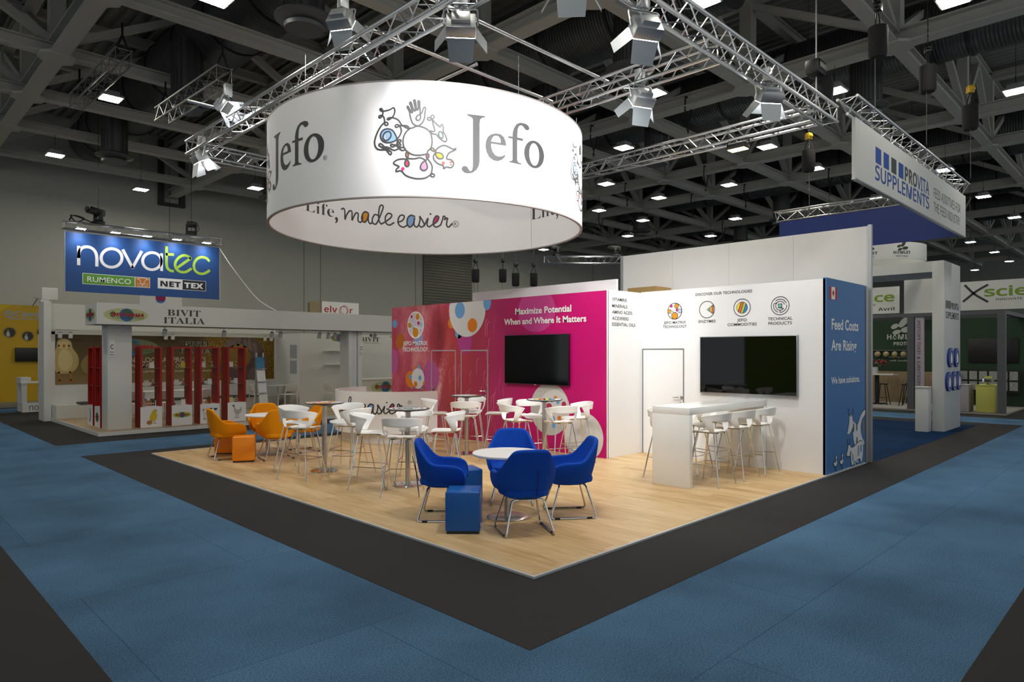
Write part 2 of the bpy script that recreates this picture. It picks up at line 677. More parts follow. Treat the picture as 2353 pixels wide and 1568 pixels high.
def roof_truss(axis, c, nodes, a0, a1, wd, ht, z, lab, posts):
    P = (lambda s, zz: (c, s, zz)) if axis == 'Y' else (lambda s, zz: (s, c, zz))
    t = thing('roof_truss', lab, 'roof truss', P(a0, z), kind='structure', group='steel roof trusses')
    bm = B(); ibeam(bm, P(a0, z), P(a1, z), wd, ht); obj('bottom_chord', bm, beam_grey, t, True)
    bm = B(); ibeam(bm, P(a0, 10.62), P(a1, 10.62), wd*0.8, 0.26); obj('top_chord', bm, beam_grey, t, True)
    ns = [s for s in nodes if a0 <= s <= a1]
    for s in ns:
        if posts:
            bm = B()
            w2 = wd*0.42
            box(bm, *(sorted((P(s, 0)[0]-w2, P(s, 0)[0]+w2))), *(sorted((P(s, 0)[1]-w2, P(s, 0)[1]+w2))), z+ht, 10.62)
            obj('web_post', bm, beam_grey, t, True)
            bm = B()
            g = wd*0.95
            vs = [(-g, -g*.5), (-g*.5, -g), (g*.5, -g), (g, -g*.5), (g, g*.5), (g*.5, g), (-g*.5, g), (-g, g*.5)]
            lo = [bm.verts.new((P(s, 0)[0]+u, P(s, 0)[1]+v, z-0.012)) for u, v in vs]
            hi = [bm.verts.new((P(s, 0)[0]+u, P(s, 0)[1]+v, z+0.05)) for u, v in vs]
            bm.faces.new(lo); bm.faces.new(hi[::-1])
            for k in range(8):
                bm.faces.new((lo[k], lo[(k+1) % 8], hi[(k+1) % 8], hi[k]))
            obj('gusset_plate', bm, beam_grey, t, True)
    for u, v in zip(ns[:-1], ns[1:]):
        m_ = (u+v)/2
        if v-u > 4.5 or axis == 'X':
            segs = [((u, z+ht), (m_, 10.62)), ((m_, 10.62), (v, z+ht))]
        else:
            segs = [((u, z+ht), (v, 10.62))]
        for (s0, z0), (s1, z1) in segs:
            bm = B(); bar(bm, P(s0, z0), P(s1, z1), 0.16, 0.16); obj('web_diagonal', bm, beam_grey, t, True)
for k, x in enumerate(XG):
    roof_truss('Y', x, YG, -3, WY, 0.36 if k < 4 else 0.3, 0.34, HC, 'grey steel roof girder, number %d from the left end of the hall' % (k+1), True)
for k, y in enumerate(YG):
    roof_truss('X', y, XG, -8, 62, 0.26, 0.27, HC+0.03, 'grey steel cross truss under the roof, number %d from the entrance aisle' % (k+1), False)

# ventilation ducts with drop diffusers
def duct(x, y0, y1, r, z, drops, lab, group='round ventilation ducts under the roof'):
    t = thing('air_duct', lab, 'air duct', (x, y0, z), group=group)
    bm = B(); cyl(bm, (x, y0, z), (x, y1, z), r, seg=40); obj('duct_pipe', bm, duct_grey, t, True)
    y = y0+1.5
    while y < y1:
        bm = B()
        cyl(bm, (x, y-0.03, z), (x, y+0.03, z), r+0.025, seg=40)
        obj('duct_collar', bm, mat('duct_collar', '#2c2e2d', 0.5, 0.6), t, True)
        y += 2.05 if int(y) % 2 else 1.1
    for dx, dy in drops:
        bm = B()
        cyl(bm, (x+dx, dy, z-0.5*r), (x+dx, dy, 8.0), 0.36, seg=28)
        ob = obj('drop_pipe', bm, duct_grey, t, True)
        bm = B()
        lathe(bm, [(0, 7.72), (0.34, 7.72), (0.36, 7.78), (0.30, 7.82), (0.52, 7.9), (0.52, 7.93), (0.36, 8.0), (0, 8.02)], 28, (x+dx, dy, 0))
        obj('diffuser', bm, mat('diffuser_grey', '#55585a', 0.5, 0.4), ob, True)
duct(6.6, 7.0, 28.6, 0.8, 9.75, [(-0.7, 11.2), (-0.7, 17.0), (-0.7, 23.1)], 'large dark round duct running to the back wall above the white fascia booth')
duct(12.75, 6.5, 27.0, 0.78, 9.7, [(-0.9, 8.3), (0.9, 12.4), (-0.9, 18.2), (-0.9, 25.0)], 'large dark round duct passing behind the white ring banner')
duct(18.8, 2.0, 27.0, 0.75, 9.7, [(-1.0, 5.5), (-1.0, 11.5), (-1.0, 17.5)], 'large grey round duct over the tall white partition wall')
duct(29.0, 0.0, 27.0, 0.85, 9.7, [(1.0, 12.8), (-1.0, 7.0), (-1.0, 19.0)], 'large grey spiral duct beyond the blue hanging panel')
duct(35.6, 0.0, 27.0, 0.85, 9.7, [(-1.0, 10.0), (-1.0, 17.0)], 'large grey spiral duct, second from the hall end')
duct(42.5, 0.0, 27.0, 0.85, 9.7, [(-1.0, 12.0)], 'large grey spiral duct nearest the hall end')

# hall lamps on wires
lamp_body = mat('lamp_housing', '#8d8f8d', 0.5, 0.3)
def hall_lamp(wl):
    t = thing('hall_lamp', 'x', 'ceiling lamp', (0, 0, 0), group='square hall lamps under the roof')
    bm = B(); box(bm, -0.24, 0.24, -0.24, 0.24, 0.0, 0.05, 0.01); box(bm, -0.16, 0.16, -0.16, 0.16, 0.05, 0.16, 0.02)
    h = obj('housing', bm, lamp_body, t)
    bm = B(); box(bm, -0.205, 0.205, -0.205, 0.205, -0.008, 0.0)
    obj('light_panel', bm, HALL_GLOW, t)
    bm = B(); cyl(bm, (0, 0, 0.16), (0, 0, wl), 0.006, seg=5); cyl(bm, (-0.14, 0, 0.16), (0, 0, 0.4), 0.005, seg=5); cyl(bm, (0.14, 0, 0.16), (0, 0, 0.4), 0.005, seg=5)
    obj('hanging_wire', bm, black, t)
    return t
HALL_GLOW = mat('hall_lamp_glow', '#fff8e8', 0.5, emit=120.0)
LX = [4.5, 7.7, 10.45, 13.3, 16.1, 19.05, 22.4, 25.6, 28.45, 31.4, 34.0, 36.8, 40.0, 43.2]
LY = [2.72, 5.65, 8.6, 11.5, 14.4, 17.3, 20.1, 24.0, 27.05]
lamps = [(4.49, 17.88), (4.58, 24.2), (7.77, 27.04), (10.66, 23.88), (10.4, 5.78), (13.4, 2.76), (13.29, 8.64), (16.1, 5.64), (19.05, 2.7), (16.18, 11.55), (19.06, 8.55), (22.4, 11.44), (19.19, 14.46), (22.35, 14.32), (22.55, 17.36), (25.65, 17.27), (28.24, 14.12), (22.42, 8.45), (28.5, 20.1), (31.5, 17.1), (28.4, 8.4), (29.7, 6.7), (36.7, 5.25), (43.2, 8.1), (48.5, 7.9), (54.0, 8.0), (57.9, 10.6), (28.8, 26.2), (31.0, 5.4), (4.5, 11.6), (1.5, 8.6), (1.5, 14.7), (7.4, 2.75), (25.6, 5.5), (34.5, 14.2), (40.0, 11.0), (13.4, 20.8), (19.2, 23.6), (36.0, 23.0), (4.5, 5.4), (10.4, 0.4), (1.5, 2.6), (46.0, 17.0), (16.2, 17.9), (1.5, 20.8)]
protos = {}
DUCTX = ((6.6, 7.0, 0.8, 9.75), (12.75, 6.5, 0.78, 9.7), (18.8, 2.0, 0.75, 9.7), (29.0, 0.0, 0.85, 9.7), (35.6, 0.0, 0.85, 9.7), (42.5, 0.0, 0.85, 9.7))
for k, (x, y) in enumerate(lamps):
    lab = 'bright square hall lamp hanging under the roof in row %d, place %d from the aisle' % (round(x/3.05)+1, round(y/3.0)+1)
    wl = 3.09
    for dx, dy, dr, dz in DUCTX:
        if abs(x-dx) < dr and y > dy:
            wl = dz-math.sqrt(dr*dr-(x-dx)**2)-7.9
    for g in XG:
        if abs(x-g) < 0.2:
            wl = min(wl, HC-7.9)
    for g in YG:
        if abs(y-g) < 0.15:
            wl = min(wl, HC+0.03-7.9)
    q = round(wl, 2)
    if q not in protos:
        protos[q] = hall_lamp(wl)
        protos[q].location = (x, y, 7.9)
        protos[q]['label'] = lab
    else:
        dup(protos[q], (x, y, 7.9), 0, lab)

# outlines of the printed marks, in cm on their own surface
LOGO = [(1,[(-10.2,13.8),(-16.1,7.3),(-18.5,-1.3),(-17.2,-9.9),(-13.4,-14.8),(-7.0,-18.7),(0.5,-19.7),(10.7,-17.9),(12.9,-13.7),(16.4,-10.1),(18.2,-2.7),(17.2,5.9),(15.5,10.4),(9.1,15.3),(-0.5,17.4),(-5.9,15.0)]),(0,[(-0.5,17.4),(-5.4,19.8),(-8.0,24.7),(-9.7,31.1),(-10.4,35.4),(-13.2,40.8),(-12.6,42.4),(-11.1,40.8),(-8.0,34.6),(-6.4,34.9),(-8.0,40.8),(-10.0,46.2),(-9.1,47.6),(-7.8,46.2),(-5.0,37.6),(-3.1,36.4),(-2.9,39.3),(-5.0,49.0),(-4.0,50.4),(-2.7,48.7),(-1.4,38.8),(-0.2,37.7),(0.8,39.9),(0.3,48.0),(1.1,49.4),(2.4,48.4),(2.9,40.0),(3.2,32.4),(3.5,28.1),(2.1,25.1),(-0.3,24.5),(-2.1,26.7),(-0.8,30.2),(2.9,32.2),(5.4,34.7),(7.0,39.6),(8.8,41.5),(10.0,39.7),(9.1,34.8),(8.6,28.3),(5.9,21.7),(1.6,18.0),(-0.5,17.4)]),(0,[(-10.2,13.8),(-12.4,17.1),(-16.7,17.9),(-19.9,18.1),(-23.7,24.1),(-28.6,27.1),(-34.6,28.1),(-38.4,26.9),(-37.9,25.5),(-35.1,26.1),(-30.8,30.1),(-28.9,36.0),(-29.7,39.8),(-31.3,40.4),(-36.2,37.8),(-45.1,36.5),(-47.9,38.3),(-47.9,39.6),(-46.2,39.8),(-44.5,37.0),(-44.5,32.7),(-47.3,28.3),(-49.3,29.1),(-49.0,30.7),(-46.2,31.2),(-43.4,29.4),(-42.1,25.1),(-42.3,21.3),(-40.7,18.5),(-38.4,18.7),(-37.7,20.6),(-39.6,22.3),(-42.3,21.6),(-46.8,17.7),(-51.8,9.2),(-55.0,-0.4),(-54.6,-6.9),(-51.2,-11.4),(-45.1,-12.5),(-40.7,-12.3)]),(0,[(-40.7,-12.3),(-49.0,-7.1),(-49.0,-5.2),(-46.8,-4.8),(-42.9,-8.4),(-35.7,-18.3),(-33.5,-18.2),(-33.5,-15.7),(-36.2,-13.5),(-41.2,-9.0)]),(0,[(-42.9,-8.6),(-37.3,-9.7),(-30.8,-13.3),(-26.4,-12.6),(-21.0,-10.1),(-17.2,-10.5),(-15.6,-12.1),(-17.7,-13.7),(-21.0,-13.2),(-25.3,-9.3),(-28.6,-6.8),(-33.5,-6.0),(-34.3,-7.6),(-31.9,-9.2),(-28.6,-7.7),(-25.9,-4.5),(-25.9,-1.2),(-22.6,0.0),(-21.0,-1.5),(-22.3,-3.4),(-25.3,-2.3)]),(0,[(-26.4,-7.7),(-24.2,-5.6),(-22.1,-5.4),(-21.2,-6.9),(-23.2,-8.5),(-25.5,-6.1)]),(0,[(-10.2,13.8),(-14.0,14.7),(-18.8,17.6),(-23.2,17.1),(-27.0,15.5),(-28.4,17.4),(-26.4,19.1),(-23.2,17.9),(-21.0,13.8),(-20.8,9.5),(-23.2,4.1),(-26.4,0.7)]),(1,[(-26.4,0.9),(-30.8,-2.5),(-37.3,-3.7),(-44.0,-1.9),(-47.3,3.6),(-46.8,9.0),(-42.9,13.0),(-37.3,13.9),(-31.9,11.8),(-28.8,7.4)]),(1,[(-42.7,0.2),(-44.2,3.0),(-43.1,7.3),(-40.1,9.9),(-36.2,10.3),(-34.1,7.5),(-34.3,3.8),(-37.3,0.1),(-40.7,-1.1)]),(0,[(15.3,10.2),(16.1,11.8),(21.5,11.5),(19.8,19.0),(17.9,26.5),(15.8,25.3),(12.9,25.7),(12.1,27.6),(13.9,28.7),(16.6,27.7),(17.9,26.5),(20.4,28.6),(20.6,30.8),(18.8,32.0),(16.9,30.2),(17.7,27.0),(27.9,17.5),(29.6,20.4),(31.5,20.2),(32.3,16.5),(32.3,12.1),(35.0,6.9),(36.6,2.1),(35.5,-0.7),(32.3,-0.3),(26.3,4.2),(23.6,7.6),(19.8,8.0),(15.3,10.2)]),(1,[(26.3,9.6),(27.9,11.4),(30.4,10.7),(31.9,7.2),(31.7,4.0),(29.6,3.0),(26.9,5.3)]),(0,[(22.0,-13.4),(26.3,-8.8),(31.7,-6.1),(37.2,-6.5),(42.6,-9.1),(46.5,-9.9),(48.1,-8.5),(47.9,-10.4),(40.4,-14.5),(37.2,-19.0),(36.9,-22.8),(42.6,-23.6),(45.4,-27.2),(44.8,-31.0),(42.1,-33.7),(36.1,-33.2),(32.8,-35.8),(32.3,-31.8),(26.3,-29.9),(20.9,-25.3),(19.8,-21.0),(21.1,-17.5),(23.1,-14.9),(22.0,-13.4),(20.4,-14.0),(17.2,-12.5),(16.6,-10.6),(19.3,-10.0),(22.0,-13.4)]),(1,[(22.5,-17.1),(26.3,-15.5),(30.6,-17.2),(32.5,-20.4),(30.6,-22.7),(26.9,-23.1),(24.2,-21.4)]),(0,[(-13.4,-14.8),(-15.0,-18.0),(-14.3,-21.8),(-11.3,-23.9),(-3.8,-24.2),(2.7,-22.7),(8.0,-24.7),(9.6,-26.3),(5.7,-29.1),(3.3,-34.5),(4.8,-38.0),(8.3,-38.9),(11.5,-37.0),(12.1,-32.7),(9.6,-26.3)]),(0,[(-13.4,-14.8),(-11.7,-18.6),(-12.6,-23.4),(-16.1,-28.3),(-15.8,-32.4),(-13.4,-34.2),(-11.1,-32.6),(-11.1,-28.8),(-14.2,-25.0),(-22.1,-24.7),(-27.5,-26.6),(-30.6,-30.3),(-23.4,-34.2),(-26.4,-36.9),(-27.3,-40.6),(-21.0,-39.6),(-15.6,-45.0),(-8.0,-48.2),(0.5,-49.5),(9.1,-48.4),(15.5,-44.5),(17.7,-39.5),(18.2,-34.1),(16.6,-29.3),(12.9,-24.5),(10.7,-21.4),(11.3,-18.1),(13.4,-17.8),(14.3,-20.7),(12.3,-24.0),(9.6,-26.3)]),(1,[(16.6,-44.4),(18.8,-42.5),(21.1,-44.2),(20.4,-46.4),(17.7,-46.3)])]
LOGO_FILL = [('blue',[(-26.4,0.9),(-30.8,-2.5),(-37.3,-3.7),(-44.0,-1.9),(-47.3,3.6),(-46.8,9.0),(-42.9,13.0),(-37.3,13.9),(-31.9,11.8),(-28.8,7.4)]),('grey',[(-42.7,0.2),(-44.2,3.0),(-43.1,7.3),(-40.1,9.9),(-36.2,10.3),(-34.1,7.5),(-34.3,3.8),(-37.3,0.1),(-40.7,-1.1)]),('sand',[(2.9,31.9),(-0.8,30.2),(-2.1,26.7),(-0.3,24.5),(2.1,25.1),(3.5,28.1)]),('teal',[(26.3,9.6),(27.9,11.4),(30.4,10.7),(31.9,7.2),(31.7,4.0),(29.6,3.0),(26.9,5.3)]),('sky',[(17.9,26.5),(15.8,25.3),(12.9,25.7),(12.1,27.6),(13.9,28.7),(16.6,27.7)]),('orange',[(16.6,-10.6),(19.3,-10.0),(22.0,-13.4),(20.4,-14.0),(17.7,-13.0)]),('yellow',[(22.5,-17.1),(26.3,-15.5),(30.6,-17.2),(32.5,-20.4),(30.6,-22.7),(26.9,-23.1),(24.2,-21.4)]),('amber',[(24.7,-20.3),(25.8,-18.6),(28.5,-19.3),(29.0,-21.1),(26.9,-22.5)]),('red',[(30.1,-28.4),(32.3,-26.1),(34.6,-28.1),(32.5,-30.7)]),('red',[(40.2,-26.4),(42.1,-25.2),(43.9,-26.7),(42.1,-28.5)]),('red',[(40.4,-29.9),(42.1,-28.7),(43.5,-30.0),(41.8,-31.3)]),('orange2',[(-13.4,-14.8),(-15.0,-18.0),(-14.3,-21.6),(-12.9,-22.3),(-11.7,-18.6)]),('crimson',[(-14.2,-25.0),(-16.1,-28.8),(-15.8,-32.4),(-13.4,-34.2),(-11.1,-32.6),(-11.1,-28.8)]),('magenta',[(-21.3,-37.1),(-18.8,-34.5),(-16.4,-36.9),(-18.6,-39.7)]),('magenta',[(12.3,-24.0),(10.7,-20.8),(11.3,-18.1),(13.4,-17.8),(14.3,-20.7)]),('mauve',[(9.6,-26.3),(5.7,-29.1),(3.3,-34.5),(4.8,-38.0),(8.3,-38.9),(11.5,-37.0),(12.1,-32.7)])]
JEFO = [([(63.4,37.2),(75.1,37.2),(87.7,37.4),(87.4,35.6),(83.3,34.4),(80.9,32.0),(80.0,26.6),(80.0,2.3),(80.0,-23.0),(78.8,-28.7),(75.7,-33.9),(70.5,-38.0),(64.8,-39.4),(59.8,-39.0),(56.4,-36.2),(55.9,-33.5),(57.5,-30.8),(60.6,-30.0),(63.4,-31.0),(65.1,-33.8),(67.1,-36.1),(69.2,-35.3),(70.3,-32.8),(70.8,-28.4),(70.8,1.3),(70.8,30.9),(69.2,33.0),(66.0,34.2),(63.4,35.3)],None),([(118.5,3.2),(106.9,2.9),(96.1,2.8),(96.4,-2.2),(98.3,-7.5),(102.0,-11.5),(106.9,-12.8),(112.0,-11.5),(117.5,-8.5),(116.2,-11.9),(112.0,-16.2),(105.7,-19.1),(99.5,-18.7),(93.4,-15.4),(89.5,-9.2),(88.0,-2.2),(88.6,4.5),(91.0,10.4),(95.5,14.6),(102.6,17.2),(110.1,17.1),(115.0,13.9),(117.5,8.7)],[(96.1,5.5),(97.1,9.0),(99.5,12.7),(103.2,14.3),(106.9,13.8),(109.5,10.8),(110.1,5.8),(103.2,5.6)]),([(121.5,16.7),(128.1,16.9),(128.4,23.0),(130.5,29.0),(134.6,34.9),(140.9,38.1),(148.9,38.6),(154.8,36.8),(156.7,33.7),(155.3,31.1),(152.1,29.9),(148.9,30.6),(145.9,33.8),(142.3,34.7),(138.8,32.9),(136.7,28.5),(136.0,22.1),(136.0,17.3),(145.5,17.4),(145.2,14.2),(135.8,13.9),(135.8,-13.1),(137.4,-15.7),(142.6,-16.6),(142.3,-18.0),(122.7,-17.7),(122.7,-16.4),(126.4,-15.6),(128.1,-13.8),(128.1,14.1),(121.5,14.1)],None),([(185.0,2.4),(184.7,-1.9),(183.4,-6.1),(181.2,-10.0),(178.1,-13.3),(174.5,-16.0),(170.4,-17.8),(166.2,-18.7),(162.1,-18.7),(158.2,-17.6),(154.7,-15.7),(151.7,-13.0),(149.5,-9.7),(148.0,-5.9),(147.4,-1.8),(147.6,2.4),(148.7,6.4),(150.6,10.1),(153.2,13.3),(156.5,15.9),(160.2,17.7),(164.3,18.7),(168.5,18.7),(172.7,17.9),(176.5,16.1),(179.9,13.6),(182.5,10.3),(184.3,6.6)],[(175.0,1.1),(174.8,-2.3),(174.2,-5.6),(173.2,-8.7),(171.7,-11.3),(170.0,-13.3),(168.0,-14.6),(165.9,-15.2),(163.8,-15.0),(161.9,-14.1),(160.1,-12.4),(158.6,-10.2),(157.4,-7.4),(156.7,-4.3),(156.4,-0.9),(156.5,2.5),(157.0,5.7),(158.0,8.7),(159.4,11.3),(161.0,13.3),(162.9,14.6),(165.0,15.2),(167.0,15.1),(169.1,14.2),(170.9,12.6),(172.5,10.4),(173.8,7.6),(174.6,4.5)])]
SCRIPT = [[(-181.2,30.4),(-177.2,32.7),(-174.1,28.9),(-173.5,12.2),(-170.4,20.7),(-163.7,29.7),(-158.3,28.6),(-158.3,13.0),(-155.2,18.8),(-149.9,27.6),(-144.8,27.0),(-145.4,14.7),(-141.2,11.2),(-136.8,14.4),(-135.1,24.2)],[(-123.4,31.1),(-130.1,33.0),(-135.9,26.8),(-137.4,17.1),(-131.5,12.3),(-125.7,18.5),(-122.8,29.8),(-123.6,17.4),(-119.9,10.9),(-114.7,14.2)],[(-102.6,28.5),(-109.8,29.9),(-115.0,21.1),(-114.1,12.9),(-107.7,11.4),(-102.6,19.6),(-95.4,36.9),(-92.6,46.9),(-96.3,49.8),(-100.3,44.7),(-102.0,30.7),(-101.1,18.4),(-96.9,12.5)],[(-96.9,12.5),(-88.3,17.7),(-77.0,27.0),(-75.6,33.2),(-82.6,34.8),(-88.3,26.5),(-86.9,15.6),(-79.8,12.0),(-70.8,17.5)],[(-63.4,18.8),(-54.4,22.3),(-49.7,29.6),(-52.2,33.6),(-58.7,31.8),(-62.3,23.1),(-60.1,13.5),(-51.6,9.8),(-43.8,14.5)],[(-28.7,32.2),(-36.2,34.6),(-42.7,28.6),(-44.1,17.3),(-39.0,10.5),(-32.0,16.5),(-28.7,30.8),(-30.3,16.6),(-25.0,11.2),(-20.3,16.5)],[(-20.3,16.5),(-18.0,27.0),(-18.9,33.4),(-12.4,23.5),(-9.6,16.0),(-15.2,11.6),(-19.4,14.2)],[(-9.6,14.6),(-1.8,30.3),(-4.0,17.6),(0.2,12.6),(5.8,16.4)],[(5.8,16.4),(15.7,23.0),(19.9,32.1),(15.1,34.9),(10.0,27.8),(8.6,17.8),(14.3,12.3),(23.6,16.6)],[(23.6,16.6),(27.5,27.9),(29.2,34.4),(33.2,32.2),(31.2,27.1),(37.7,30.7),(35.5,18.0),(39.7,12.3),(46.8,19.3)]]
SCRIPT_FILL = [('amber',[(-130.1,32.1),(-135.9,25.4),(-136.8,17.1),(-131.5,12.9),(-126.3,19.2),(-123.6,28.8)]),('blue',[(-36.2,33.7),(-41.8,27.8),(-43.2,17.3),(-39.0,11.1),(-32.6,17.0),(-29.8,29.3)]),('magenta',[(15.7,23.6),(19.3,31.6),(15.1,34.3),(10.6,27.8),(9.5,19.3)])]
NOVATEC = [('w',0,[(5.151,4.626),(5.151,5.166)]),('w',0,[(5.151,4.842),(5.162,4.995),(5.221,5.12),(5.315,5.178),(5.428,5.187),(5.532,5.139),(5.609,5.031),(5.638,4.87),(5.638,4.628)]),('w',1,[(6.341,4.94),(6.301,4.788),(6.193,4.669),(6.046,4.617),(5.901,4.643),(5.795,4.74),(5.757,4.882),(5.795,5.031),(5.901,5.15),(6.046,5.205),(6.193,5.181),(6.301,5.085)]),('w',0,[(6.375,5.191),(6.646,4.653)]),('w',0,[(6.646,4.653),(6.908,5.199)]),('w',1,[(7.511,4.953),(7.472,4.807),(7.367,4.693),(7.225,4.642),(7.084,4.668),(6.981,4.761),(6.944,4.898),(6.981,5.041),(7.084,5.155),(7.225,5.207),(7.367,5.185),(7.472,5.091)]),('w',0,[(7.519,5.187),(7.519,4.65)]),('g',0,[(7.672,5.438),(7.672,5.074),(7.676,4.84),(7.711,4.725),(7.788,4.662),(7.877,4.65)]),('g',0,[(7.672,5.196),(7.877,5.208)]),('g',0,[(8.026,4.789),(8.442,5.139)]),('g',0,[(8.442,5.139),(8.339,5.208),(8.202,5.211),(8.067,5.126),(7.966,4.985),(7.944,4.829),(8.011,4.705),(8.134,4.644),(8.282,4.657),(8.407,4.74),(8.453,4.78)]),('g',0,[(9.058,5.11),(8.968,5.192),(8.826,5.219),(8.685,5.164),(8.58,5.033),(8.546,4.872),(8.592,4.732),(8.709,4.65),(8.849,4.644),(8.98,4.704),(9.058,4.772)])]

# ================================================================ main stand: platform and walls
PZ = 0.025
PC = {}
for n_, c_ in dict(blue='#7ea3d8', grey='#b9b9b9', sand='#cdc6b8', teal='#74b7b0', sky='#86c3d8', orange='#d98a12', yellow='#e9d313', amber='#d28a06', red='#cc4132', orange2='#d96f1e', crimson='#b92f4d', magenta='#c2226f', mauve='#a97b9a', sal='#cf6247', lime='#b9c335', azure='#1f86c4', pale='#a9c3d6').items():
    PC[n_] = mat('print_'+n_, c_, 0.6)

t = thing('stand_platform', 'oak plank platform with white metal edge under the blue, orange and white chairs', 'platform', (4.08, 3.82, 0))
bm = B(); box(bm, 4.10, 12.38, 3.84, 13.6, 0.0, PZ-0.001); obj('plank_floor', bm, oak, t, True)
for nm, a in (('edge_strip', (4.08, 4.103, 3.82, 13.6)), ('edge_strip', (4.103, 12.38, 3.82, 3.843)), ('edge_strip', (4.103, 12.38, 13.59, 13.613))):
    bm = B(); box(bm, *a, 0, PZ, 0.002); obj(nm, bm, mat('edge_trim', '#c6cbcf', 0.4, 0.2), t, True)

# --- magenta wall with printed mural
def mural_mat():
    m, nt, b = node_mat('magenta_mural', 0.42, 0.35)
    tc = nt.nodes.new('ShaderNodeTexCoord')
    sp = nt.nodes.new('ShaderNodeSeparateXYZ')
    nt.links.new(tc.outputs['Object'], sp.inputs[0])
    y, z = sp.outputs['Y'], sp.outputs['Z']
    # soft red-pink photo print on the far half
    mp = nt.nodes.new('ShaderNodeMapping')
    mp.inputs['Rotation'].default_value = (0.35, 0, 0)
    mp.inputs['Scale'].default_value = (1, 1.5, 0.6)
    nt.links.new(tc.outputs['Object'], mp.inputs['Vector'])
    n1 = nt.nodes.new('ShaderNodeTexNoise')
    n1.inputs['Scale'].default_value = 1.1
    n1.inputs['Detail'].default_value = 2.5
    nt.links.new(mp.outputs[0], n1.inputs['Vector'])
    n3 = nt.nodes.new('ShaderNodeTexNoise')
    n3.inputs['Scale'].default_value = 14
    n3.inputs['Distortion'].default_value = 1.0
    nt.links.new(mp.outputs[0], n3.inputs['Vector'])
    f = math_n(nt, 'ADD', math_n(nt, 'MULTIPLY', n1.outputs['Fac'], 0.85), math_n(nt, 'MULTIPLY', n3.outputs['Fac'], 0.22))
    # dark hollow about y = 11.9, z = 2.35
    dy = math_n(nt, 'MULTIPLY', math_n(nt, 'SUBTRACT', y, 11.85), 1.7)
    dz = math_n(nt, 'MULTIPLY', math_n(nt, 'SUBTRACT', z, 2.3), 0.95)
    r2 = math_n(nt, 'ADD', math_n(nt, 'MULTIPLY', dy, dy), math_n(nt, 'MULTIPLY', dz, dz))
    hol = math_n(nt, 'MAXIMUM', math_n(nt, 'SUBTRACT', 1.0, math_n(nt, 'MULTIPLY', r2, 1.7)), 0.0)
    f = math_n(nt, 'SUBTRACT', f, math_n(nt, 'MULTIPLY', hol, 0.26))
    # pale ridge near y = 11.4
    ry = math_n(nt, 'SUBTRACT', y, math_n(nt, 'ADD', 11.65, math_n(nt, 'MULTIPLY', math_n(nt, 'SUBTRACT', z, 1.9), -0.35)))
    rid = math_n(nt, 'MAXIMUM', math_n(nt, 'SUBTRACT', 1.0, math_n(nt, 'MULTIPLY', math_n(nt, 'MULTIPLY', ry, ry), 26.0)), 0.0)
    f = math_n(nt, 'ADD', f, math_n(nt, 'MULTIPLY', rid, math_n(nt, 'MULTIPLY', n3.outputs['Fac'], 0.45)))
    photo = ramp(nt, f, [(0.22, '#7b2a33'), (0.42, '#a93c48'), (0.56, '#c2586a'), (0.68, '#d98585'), (0.9, '#eed2cb')])
    # villi fingers: red to magenta to the near side
    mag = ramp(nt, math_n(nt, 'DIVIDE', math_n(nt, 'SUBTRACT', 11.9, y), 4.7), [(0.0, '#b9453c'), (0.2, '#b23e50'), (0.42, '#a8285e'), (0.58, '#b41063'), (0.8, '#c2056b'), (1.0, '#c4046c')])
    k = math_n(nt, 'MULTIPLY_ADD', math_n(nt, 'SUBTRACT', y, 11.45), 2.6, math_n(nt, 'MULTIPLY', math_n(nt, 'SUBTRACT', n1.outputs['Fac'], 0.5), 1.6))
    k = math_n(nt, 'MINIMUM', math_n(nt, 'MAXIMUM', k, 0.0), 1.0)
    c = mixc(nt, k, mag, photo)
    nt.links.new(c, b.inputs['Base Color'])
    return m
mural = mural_mat()
PX_ = 9.57
t = thing('display_wall', 'magenta mural wall with the large printed spheres and a black screen', 'partition wall', (PX_, 10.4, PZ))
bm = B(); box(bm, PX_, PX_+0.05, 7.2, 13.75, PZ, 3.005); obj('wall_panel', bm, mural, t, True)
p = Print(fx(PX_), step=0.0009)
vil = mat('villus_line', '#cf6a80', 0.6)
vil2 = mat('villus_line_magenta', '#bb3d7f', 0.6)
rnd = random.Random(3)
def villus(y, z, s, m):
    a = rnd.uniform(-0.15, 0.15)
    n = 9
    pts = []
    for q in range(n):
        ang = PI*0.98*q/(n-1)-0.1
        pts.append((-y+math.cos(ang)*s*0.42, z+math.sin(ang)*s*0.5))
    pts = [(pts[0][0]+a*0.1, pts[0][1]-s*0.5)] + pts + [(pts[-1][0], pts[-1][1]-s*1.0)]
    seg = pts[5:]
    L_ = len(seg)
    left, right = [], []
    for q, (u, v) in enumerate(seg):
        w2 = s*0.055*math.sin(PI*(q+0.4)/(L_+0.2))
        left.append((u-w2, v)); right.append((u+w2, v))
    p.poly(left+right[::-1], m, 0)
for q in range(74):
    y = rnd.uniform(9.3, 11.5)
    z = rnd.uniform(0.15, 2.6)
    if z > 1.9 and not (9.9 < y < 10.3):
        continue
    if y > 10.6 and z > 2.1:
        continue
    s = 0.17+0.10*rnd.random()
    villus(y, z, s, vil if y > 10.0 else vil2)
sph_w = mat('print_chalk_white', '#d8d6d3', 0.6, 0, 0.05, 25)
sb = mat('print_sphere_blue', '#6aa0d2', 0.6)
so = mat('print_sphere_orange', '#dd7a08', 0.6)
sp_ = mat('print_sphere_purple', '#b23a86', 0.6)
sr = mat('print_sphere_red', '#b93a2a', 0.6)
pk = mat('print_haze_pink', '#b5548c', 0.6)
CL = (-13.75, 0.03, -7.21, 3.0)
D_ = lambda y, z, r, m, l=1, rz=None: p.disc(-y, z, r, rz or r, m, l, 36, 0, CL)
